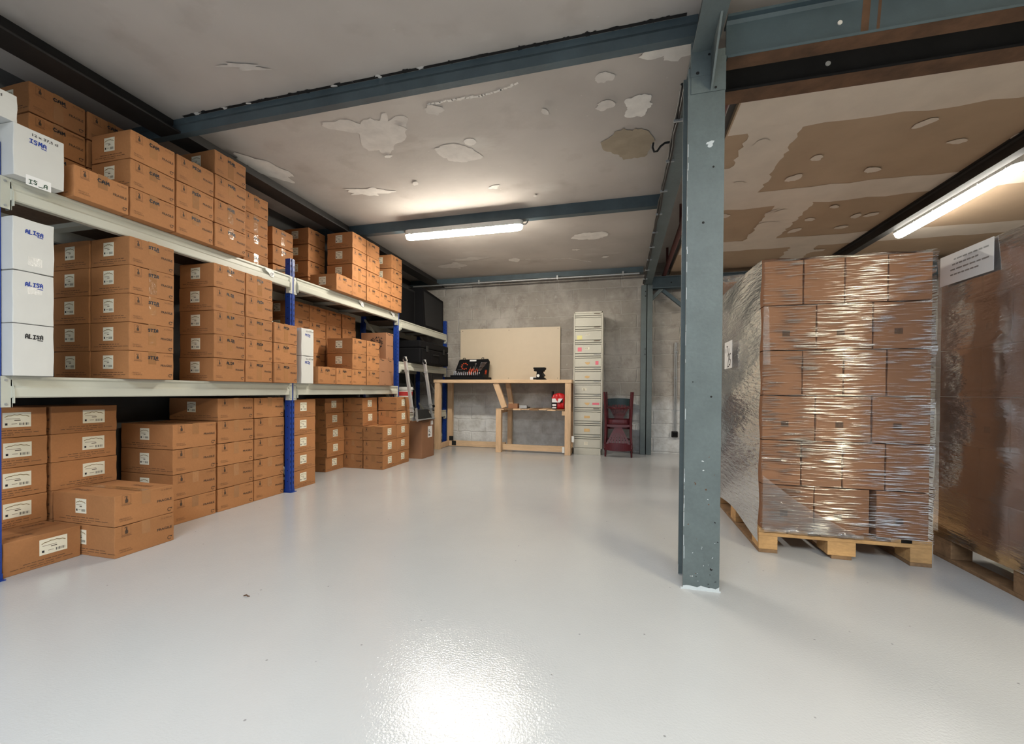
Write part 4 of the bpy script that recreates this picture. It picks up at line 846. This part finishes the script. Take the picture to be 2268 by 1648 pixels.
# vice
t = thing('bench_vice', 'black bench vice mounted on the workbench in front of the cream board', 'vice', (-1.215, 6.40, 1.1235))
mb = MB(); mb.prism([(-.05, 0), (.09, 0), (.075, .02), (.04, .045), (.03, .13), (-.045, .13), (-.05, .06)], (0, -.08, 0), (1, 0, 0), (0, 0, 1), (0, 1, 0), .16, 'black'); mb.obj('body', t)
mb = MB(); mb.prism([(-.095, .135), (-.085, .155), (-.10, .165), (-.10, .19), (.075, .19), (.075, .165), (.06, .155), (.05, .13), (-.06, .13)], (0, -.07, 0), (1, 0, 0), (0, 0, 1), (0, 1, 0), .14, 'black'); mb.obj('jaw', t)
mb = MB(); mb.tube([(-.02, -.095, .062), (-.02, -.08, .062)], .022, 'whitepl', 14); mb.obj('screw_cap', t)
mb = MB(); mb.bar((.04, -.05, .10), (.075, -.05, .055), .03, .02, 'greyd'); mb.obj('handle', t)
t = thing('parts_box', 'little pale box of fixings behind the bench vice', 'box', (-1.325, 6.52, 1.1235))
mb = MB(); mb.box((-.07, -.05, 0), (.05, .05, .05), 'sheet', .002); mb.obj('body', t); mb = MB(); mb.box((-.02, -.052, .008), (.05, -.05, .04), 'greyd'); mb.obj('label', t)
# things on the lower shelf
t = thing('small_carton', 'small brown carton on the lower shelf of the workbench', 'carton', (-1.63, 6.36, .680)); mb = MB(); mb.box((-.075, -.05, 0), (.075, .06, .075), 'cardin', .003); mb.obj('body', t); mb = MB(); mb.box((-.075, -.006, .0752), (.075, .014, .0758), 'tape'); mb.obj('packing_tape', t)
t = thing('steel_block', 'grey steel block on the lower shelf beside the small carton', 'block', (-1.475, 6.38, .680)); mb = MB(); mb.box((-.06, -.04, 0), (.06, .05, .046), 'galv', .004); mb.obj('block', t); mb = MB(); mb.tube([(.06, 0, .02), (.10, 0, .015)], .011, 'greyd', 8); mb.obj('stud', t)
t = thing('plastic_sack', 'red and white plastic sack at the end of the lower bench shelf', 'sack', (-.935, 6.46, .680))
bm = bmesh.new(); bmesh.ops.create_cube(bm, size=1); bmesh.ops.subdivide_edges(bm, edges=bm.edges[:], cuts=6, use_grid_fill=True)
for v in bm.verts:
    z = v.co.z+.5; f = 1-.22*max(0, z-.75)/.25; rr = math.sin(9*v.co.x+4*z)*.012+math.cos(13*z)*.006
    v.co = Vector((v.co.x*.18*f+rr*.6, v.co.y*.12*(1-.5*max(0, z-.6))+rr, z*.245-(.02*abs(v.co.x*2)**2 if z > .9 else 0)))
mb = MB(); mb.bm(bm, 'red', True); mb.obj('bag', t)
mb = MB(); F = Face(mb, (-.095, -.078, 0), (1, 0, 0), (0, 0, 1), (0, -1, 0)); F.slab(.0, .10, .165, .06, .006, 'sheet'); F.slab(0, .0, .075, .10, .006, 'black'); F.slab(.005, .01, .06, .02, .008, 'sheet'); F.slab(.005, .045, .06, .03, .008, 'sheet'); F.poly([(.12, .10), (.165, .16), (.165, .10)], 'black', .0075); F.poly([(.05, .16), (.085, .11), (.10, .16)], 'red', .0075); mb.obj('printed_panel', t)
mb = MB(); mb.box((-.105, -.07, .02), (-.085, .03, .27), 'greyd', .004); mb.obj('side_flap', t)

# ------------------------------------------------------------------ filing cabinet
t = thing('filing_cabinet', 'tall narrow cream filing cabinet with ten flap drawers by the wall', 'filing cabinet', (-.497, 6.42, 0))
mb = MB(); W2 = .214; H = 2.15
mb.box((-W2, 0.02, 0), (W2, .42, H), 'shadowgap').box((-W2, 0, 0), (-W2+.016, .03, H), 'cabinet', .002).box((W2-.018, 0, 0), (W2, .03, H), 'cabinet', .002).box((-W2, 0, H-.022), (W2, .03, H), 'cabinet', .002).box((-W2, 0, 0), (W2, .03, .098), 'cabinet', .002)
mb.box((-W2-.001, .0, 0), (-W2, .42, H), 'cabinet').box((W2, .0, 0), (W2+.001, .42, H), 'cabinet').box((-W2, 0, H), (W2, .42, H+.002), 'cabinet'); mb.obj('body', t)
dh = (H-.022-.098)/10
for i in range(10):
    z0 = H-.022-(i+1)*dh; 
    mb = MB(); mb.box((-W2+.019, -.004, z0+.006), (W2-.021, .03, z0+dh*.66), 'cabinet', .002); mb.box((-W2+.019, .004, z0+dh*.70), (W2-.021, .03, z0+dh*.80), 'cabinet', .001); mb.box((-W2+.019, -.002, z0+dh*.84), (W2-.021, .03, z0+dh*.985), 'cabinet', .002); d = mb.obj('drawer', t)
    mb = MB(); mb.box((.085, -.014, z0+dh*.93), (.175, -.002, z0+dh*.96), 'galv' if 3 <= i <= 6 or i > 7 else 'rust', .002); mb.obj('handle', d)
    F = Face(None, (-W2, -.005, z0), (1, 0, 0), (0, 0, 1), (0, -1, 0))
    if i == 0: continue
    mb = MB(); F.mb = mb; lx = .165
    if i in (3, 6): F.poly([(lx, .075), (lx+.08, .075), (lx+.07, .05), (lx+.045, .035), (lx+.02, .05)], 'card_tag')
    elif i == 4: F.poly([(lx, .06), (lx+.03, .075), (lx+.08, .065), (lx+.07, .045), (lx+.04, .035), (lx+.01, .045)], 'card_tag')
    elif i in (7, 8): F.rect(lx, .045, .085, .035 if i == 7 else .045, 'card_tag')
    elif i == 9: F.rect(lx, .045, .06, .05, 'paper'); F.lines(lx+.01, .08, .04, 3, .012, .003, 'card_tag')
    elif i == 1: F.rect(lx+.01, .075, .06, .02, 'paper'); F.lines(lx+.012, .086, .05, 1, .01, .006, 'card_tag')
    elif i == 2: F.rect(lx, .06, .07, .04, 'paper'); F.lines(lx+.004, .088, .05, 3, .010, .004, 'ink2')
    else: F.rect(lx-.03, .055, .06, .04, 'paper'); F.lines(lx-.02, .08, .04, 3, .012, .006, 'card_tag')
    if i in (2, 3): F.rect([0, 0, .06, .325][i]+.0, .035, .06 if i == 2 else .045, .06 if i == 2 else .055, 'pink', .001)
    if i == 2: F.lines(.066, .08, .045, 3, .014, .005, 'sheet')
    if i == 3: F.lines(.33, .078, .032, 2, .016, .005, 'sheet')
    if i == 1: F.rect(.05, .012, .075, .06, 'yellow', .001)
    if i == 6: F.rect(.285, .045, .10, .03, 'pink', .001)
    for f in range(len(mb.v)): mb.v[f] = (mb.v[f][0], mb.v[f][1]-.0005, mb.v[f][2])
    mb.obj('label_card', d)

# ------------------------------------------------------------------ bistro chairs
def bistro(name, label, loc, rz, flip):
    t = thing(name, label, 'chair', loc, rz)
    T = (lambda p: Vector((p[0], p[1], .90-p[2]))) if flip else (lambda p: Vector(p))
    # seat height .45, front at -y, backrest at +y
    mb = MB(); out = [(.20*(1 if abs(math.cos(a)) > .0 else 1)*math.copysign(abs(math.cos(a))**.55, math.cos(a)), .20*math.copysign(abs(math.sin(a))**.55, math.sin(a))) for a in [2*PI*i/28 for i in range(28)]]
    A = [T((x, y, .445)) for x, y in out]; B = [T((x*.97, y*.97, .472)) for x, y in out]; n = 28
    fs = [list(range(n)), list(range(n, 2*n))]+[(i, (i+1) % n, n+(i+1) % n, n+i) for i in range(n)]
    mb.add(A+B, fs, 'mahog'); mb.obj('seat', t)
    mb = MB(); A = [T((x*.93, y*.93, .405)) for x, y in out]; B = [T((x*.95, y*.95, .446)) for x, y in out]; mb.add(A+B, [(i, (i+1) % n, n+(i+1) % n, n+i) for i in range(n)], 'mahog'); mb.obj('apron', t)
    for s in (-1, 1):
        mb = MB(); mb.tube([T((s*.17, -.165, .44)), T((s*.175, -.18, .25)), T((s*.185, -.20, .0))], [.019, .017, .013], 'mahog', 10); mb.obj('leg', t)
        mb = MB(); mb.tube([T((s*.20, .27, .0)), T((s*.185, .215, .22)), T((s*.175, .185, .45)), T((s*.178, .205, .65)), T((s*.19, .25, .82))], [.014, .018, .020, .019, .015], 'mahog', 10); mb.obj('leg', t)
    def arc(z0, z1, yb, hw, bow, th, m, name):
        mb = MB(); k = 14; V = []
        for i in range(k+1):
            u = -1+2*i/k; x = hw*u; y = yb+bow*(1-u*u)
            V += [T((x, y-th/2, z0)), T((x, y+th/2, z0)), T((x, y+th/2+.006, z1-.012*u*u)), T((x, y-th/2+.006, z1-.012*u*u))]
        F_ = []
        for i in range(k):
            for a in range(4): F_.append((i*4+a, i*4+(a+1) % 4, i*4+4+(a+1) % 4, i*4+4+a))
        F_ += [(0, 1, 2, 3), (k*4+3, k*4+2, k*4+1, k*4)]
        mb.add(V, F_, m, False); return mb.obj(name, t)
    arc(.735, .85, .235, .20, .035, .018, 'mahog' if flip else 'greenrail', 'top_rail')
    arc(.475, .515, .185, .175, .012, .02, 'mahog', 'lower_rail')
    for i in range(7):
        u = (i-3)/3; mb = MB(); V = []
        for k in range(7):
            f = k/6; z = .50+.25*f; x = u*(.035+.115*f); wd = .009+.010*f; y = .198+.062*f
            V += [T((x-wd, y-.005, z)), T((x+wd, y-.005, z)), T((x+wd, y+.005, z)), T((x-wd, y+.005, z))]
        F_ = [(k*4+a, k*4+(a+1) % 4, k*4+4+(a+1) % 4, k*4+4+a) for k in range(6) for a in range(4)]
        mb.add(V, F_, 'mahog'); mb.obj('slat', t)
    mb = MB(); P = [T((.165*math.cos(2*PI*i/24), .17*math.sin(2*PI*i/24), .24)) for i in range(25)]; mb.tube(P, .009, 'mahog', 6, False); mb.obj('stretcher', t)
    return t
bistro('bistro_chair', 'upright dark red bistro chair with a dark green top rail, under the other', (-.04, 6.52, 0), 0, False)
c2 = bistro('bistro_chair', 'upside-down dark red bistro chair stacked on the upright one', (-.045, 6.50, .047), PI, True)

# ------------------------------------------------------------------ pallets and wrapped loads
def pallet(loc, L, Wd, label, m1='pallet', m2='palletdark'):
    """L along y, Wd along x, origin at the low corner"""
    t = thing('wooden_pallet', label, 'pallet', loc)
    for x in (0, Wd/2-.05, Wd-.10):
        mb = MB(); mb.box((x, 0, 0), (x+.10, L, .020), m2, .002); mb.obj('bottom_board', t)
        for y in (0, L/2-.07, L-.14):
            mb = MB(); ex = .02 if x == Wd/2-.05 else 0; mb.box((x-ex, y, .0205), (x+.10+ex, y+.14, .1), m1, .003); mb.obj('block', t)
    for y in (0, L/2-.07, L-.14):
        mb = MB(); mb.box((0, y, .1), (Wd, y+.14, .121), m1, .002); mb.obj('stringer_board', t)
    xs = [0, .155, .32, .49, .66, Wd-.145] if Wd > .7 else [0, .3, Wd-.14]
    for x in xs:
        mb = MB(); mb.box((x, 0, .1215), (x+(.145 if x in (0, xs[-1]) else .10), L, .143), m2 if R.random() < .45 else m1, .002); mb.obj('deck_board', t)
    return t
def load(x0, x1, y0, y1, z0, rows, h, label, side, front=True, group=None):
    """bricked rows of plain cartons: only the outer ring that can be seen"""
    mcache = {}
    def bx(dx, dy, s):
        k = (round(dx, 3), round(dy, 3), s)
        if k not in mcache:
            mb = MB(); body(mb, dx, dy, h-.003, 'cardin', 500+len(mcache), .003)
            Fs = [Face(mb, (-dx/2, -dy/2, 0), (1, 0, 0), (0, 0, 1), (0, -1, 0)), Face(mb, (-dx/2, dy/2, 0), (0, -1, 0), (0, 0, 1), (-1, 0, 0))]
            if s:
                for F in Fs:
                    F.rect((dx if F is Fs[0] else dy)*.36, h*.30, .040, .034, 'ink', .0006)
                    for i in range(6): F.rect((dx if F is Fs[0] else dy)*.36+.004+i*.006, h*.30+.004, .003, .026, 'ink2', .0009)
            mcache[k] = mb.mesh('carton')
        return mcache[k]
    for r in range(rows):
        z = z0+r*h; odd = (rows-1-r) % 2; nx = 3 if odd else 4; wx = (x1-x0)/nx; ny = 5 if odd else 4; wy = (y1-y0)/ny
        rn = ['topmost', 'second', 'third', 'fourth', 'fifth', 'sixth', 'seventh'][rows-1-r] if r else 'lowest'
        cells = []
        if front: cells += [(i, 0) for i in range(nx)]
        cells += [(0 if side < 0 else nx-1, j) for j in range(1 if front else 0, ny)]
        for (i, j) in cells:
            if front and j == 0: ph = f"{['first', 'second', 'third', 'fourth'][i]} from the column end of the front face"
            else: ph = f"{['first', 'second', 'third', 'fourth', 'fifth'][j]} deep along its long side"
            shr = .004 if not (rows-1-r == 5 and i == 2 and j == 0) else .030
            o = mobj('wrapped_carton', bx(wx-shr, wy-.004, odd)); o.location = (x0+wx*(i+.5)+R.uniform(-.001, .001)+(shr-.004)*.5, y0+wy*(j+.5)+R.uniform(-.001, .001), z)
            tag(o, f"carton in the {rn} row, {ph}, {label}", 'carton', group)
P1 = (.80, 2.80)
pallet((.80, 2.80, 0), 1.2, .85, 'pale wooden pallet under the wrapped load beside the column')
load(.812, 1.64, 2.806, 3.99, .1435, 6, .265, 'column-side load', -1, True, 'cartons in the column-side load')
pallet((1.80, 1.85, 0), 1.2, .8, 'dark wooden pallet under the wrapped load on the outer side of the side aisle', 'palletdark', 'palletdark')
load(1.81, 2.59, 1.86, 3.04, .1435, 6, .265, 'outer load', -1, False, 'cartons in the outer load')
pallet((.84, 4.35, 0), 1.2, .8, 'wooden pallet behind the column-side load')
load(.85, 1.63, 4.36, 5.54, .1435, 7, .265, 'rear load', -1, True, 'cartons in the rear load')
def sheet(fn, nu, nv, m, name, parent):
    mb = MB(); V = [fn(i/nu, j/nv) for j in range(nv+1) for i in range(nu+1)]
    mb.add(V, [(j*(nu+1)+i, j*(nu+1)+i+1, (j+1)*(nu+1)+i+1, (j+1)*(nu+1)+i) for j in range(nv) for i in range(nu)], m, True); return mb.obj(name, parent)
ZT1 = .1435+6*.265
def scal(z): return abs(math.sin(PI*(z-.1435)/.265))
rr = random.Random(21); wob = [rr.uniform(0, 6.28) for _ in range(12)]
t = thing('stretch_film', 'clear stretch film wrapped round the carton load beside the column', 'plastic film', (.80, 2.80, .12))
def off(v, o=(.80, 2.80, .12)): return (v[0]-o[0], v[1]-o[1], v[2]-o[2])
def f_front(u, v):
    z = .125+v*(ZT1+.004-.125); ex = .016*(1-scal(z)**.6); x = .806+u*(.84+ex); y = 2.795-.0008*math.sin(17*u+wob[0])*math.sin(23*v)
    return off((x, y, z))
sheet(f_front, 24, 48, 'film', 'front_film', t)
def f_left(u, v):
    z = .06+v*(ZT1+.004-.06)+(0.05*(1-v)*math.sin(3*u)); y = 2.795+u*1.2; k = math.sin(PI*u)
    x = .806-.012-.03*k*(1-scal(z)*.5)*(.5+.5*math.sin(8*v+wob[1]))-.004*math.sin(31*v+9*u)
    return off((x, y, z))
sheet(f_left, 26, 40, 'filmside', 'side_film', t)
def f_right(u, v):
    z = .125+v*(ZT1+.004-.125); ex = .016*(1-scal(z)**.6); return off((1.646+ex, 2.796+u*.05, z))
sheet(f_right, 8, 48, 'film', 'side_film', t)
def f_rim(u, v): return off((.80+u*.85, 2.796+v*.10, ZT1+.0045+.004*math.sin(20*u)))
sheet(f_rim, 20, 3, 'filmfold', 'top_fold', t)
mb = MB(); tri = [off(p) for p in ((.815, 2.789, .14), (1.32, 2.789, .135), (1.12, 2.789, .24), (.98, 2.789, .33), (.815, 2.789, .46))]; mb.add(tri, [(0, 1, 2, 3, 4)], 'filmfold'); mb.obj('loose_film', t)
def f_gather(u, v): return off((.82+u*.50, 2.787-.012*math.sin(PI*v)-.004*math.sin(40*u), .128+.028*v+.008*math.sin(25*u)*v))
sheet(f_gather, 40, 4, 'filmfold', 'gathered_hem', t)
def f_corner(u, v): return off((.806+.04*u*(1-.3*v), 2.788-.003*math.sin(9*v), 1.12+.34*v))
sheet(f_corner, 3, 12, 'filmfold', 'corner_fold', t)
mb = MB(); F = Face(mb, off((.765, 3.55, 1.13)), (0, -1, 0), (0, 0, 1), (-1, 0, 0)); F.slab(0, 0, .22, .20, .002, 'sheet'); F.d0 = .002; F.hand('25', .10, .02, .10, .09, 'marker', .010); F.hand('iTi', .02, .12, .14, .05, 'marker', .007); mb.obj('paper_note', t)
t = thing('stretch_film', 'clear stretch film over the outer load with a white sheet at its top', 'plastic film', (1.80, 3.05, .12))
def off2(v): return off(v, (1.80, 3.05, .12))
def g_left(u, v):
    z = .125+v*(ZT1+.006-.125); return off2((1.800-.004*math.sin(13*v+4*u)-.005*(1-scal(z)), 3.045-u*1.2, z))
sheet(g_left, 30, 40, 'film2', 'side_film', t)
def g_rim(u, v): return off2((1.80+v*.10, 3.045-u*1.2, ZT1+.006+.004*math.sin(20*u)))
sheet(g_rim, 20, 3, 'filmfold', 'top_fold', t)
mb = MB(); F = Face(mb, off2((1.784, 3.0, 1.57)), (0, -1, 0), (0, 0, 1), (-1, 0, 0)); F.slab(0, 0, .365, .168, .001, 'sheet'); F.d0 = .001; rr = random.Random(2)
for i, (a, b) in enumerate(((.09, .24), (.08, .22), (.07, .28), (.07, .20))): F.lines(a, .128-i*.028, b, 1, .01, .008, 'galv', rr)
mb.obj('paper_sheet', t)
t = thing('stretch_film', 'loosely bunched stretch film over the rear load behind the column', 'plastic film', (.84, 4.35, .12))
ZT3 = .1435+7*.265
def off3(v): return off(v, (.84, 4.35, .12))
def h_front(u, v): z = .3+v*(ZT3+.04-.3); return off3((.84+u*.80, 4.345-.006*math.sin(30*v+5*u), z+.02*math.sin(PI*u)*v))
sheet(h_front, 20, 30, 'filmside', 'front_film', t)
def h_left(u, v): z = .5+v*(ZT3+.04-.5); return off3((.835-.01*math.sin(20*v)-.03*math.sin(PI*u), 4.345+u*1.2, z))
sheet(h_left, 20, 30, 'filmside', 'side_film', t)
def h_tail(u, v):
    a = u*2*PI*.8; r = .06+.05*math.sin(3*v+1)+.02*math.sin(5*a); z = 1.76-.42*v
    return off3((.60+.16*(1-v)*.5+r*math.cos(a)*.7, 4.62+r*math.sin(a), z+.02*math.sin(4*a)))
sheet(h_tail, 18, 14, 'filmside', 'loose_tail', t)
# scrap lying on the open floor
t = thing('floor_scrap', 'tiny curled brown scrap lying alone on the grey floor', 'scrap', (-1.652, 1.55, 0)); mb = MB(); mb.tube([(-.015, 0, .003), (-.004, .006, .006), (.008, 0, .005), (.016, .004, .003)], [.002, .003, .003, .002], 'rust', 6); mb.obj('scrap', t)
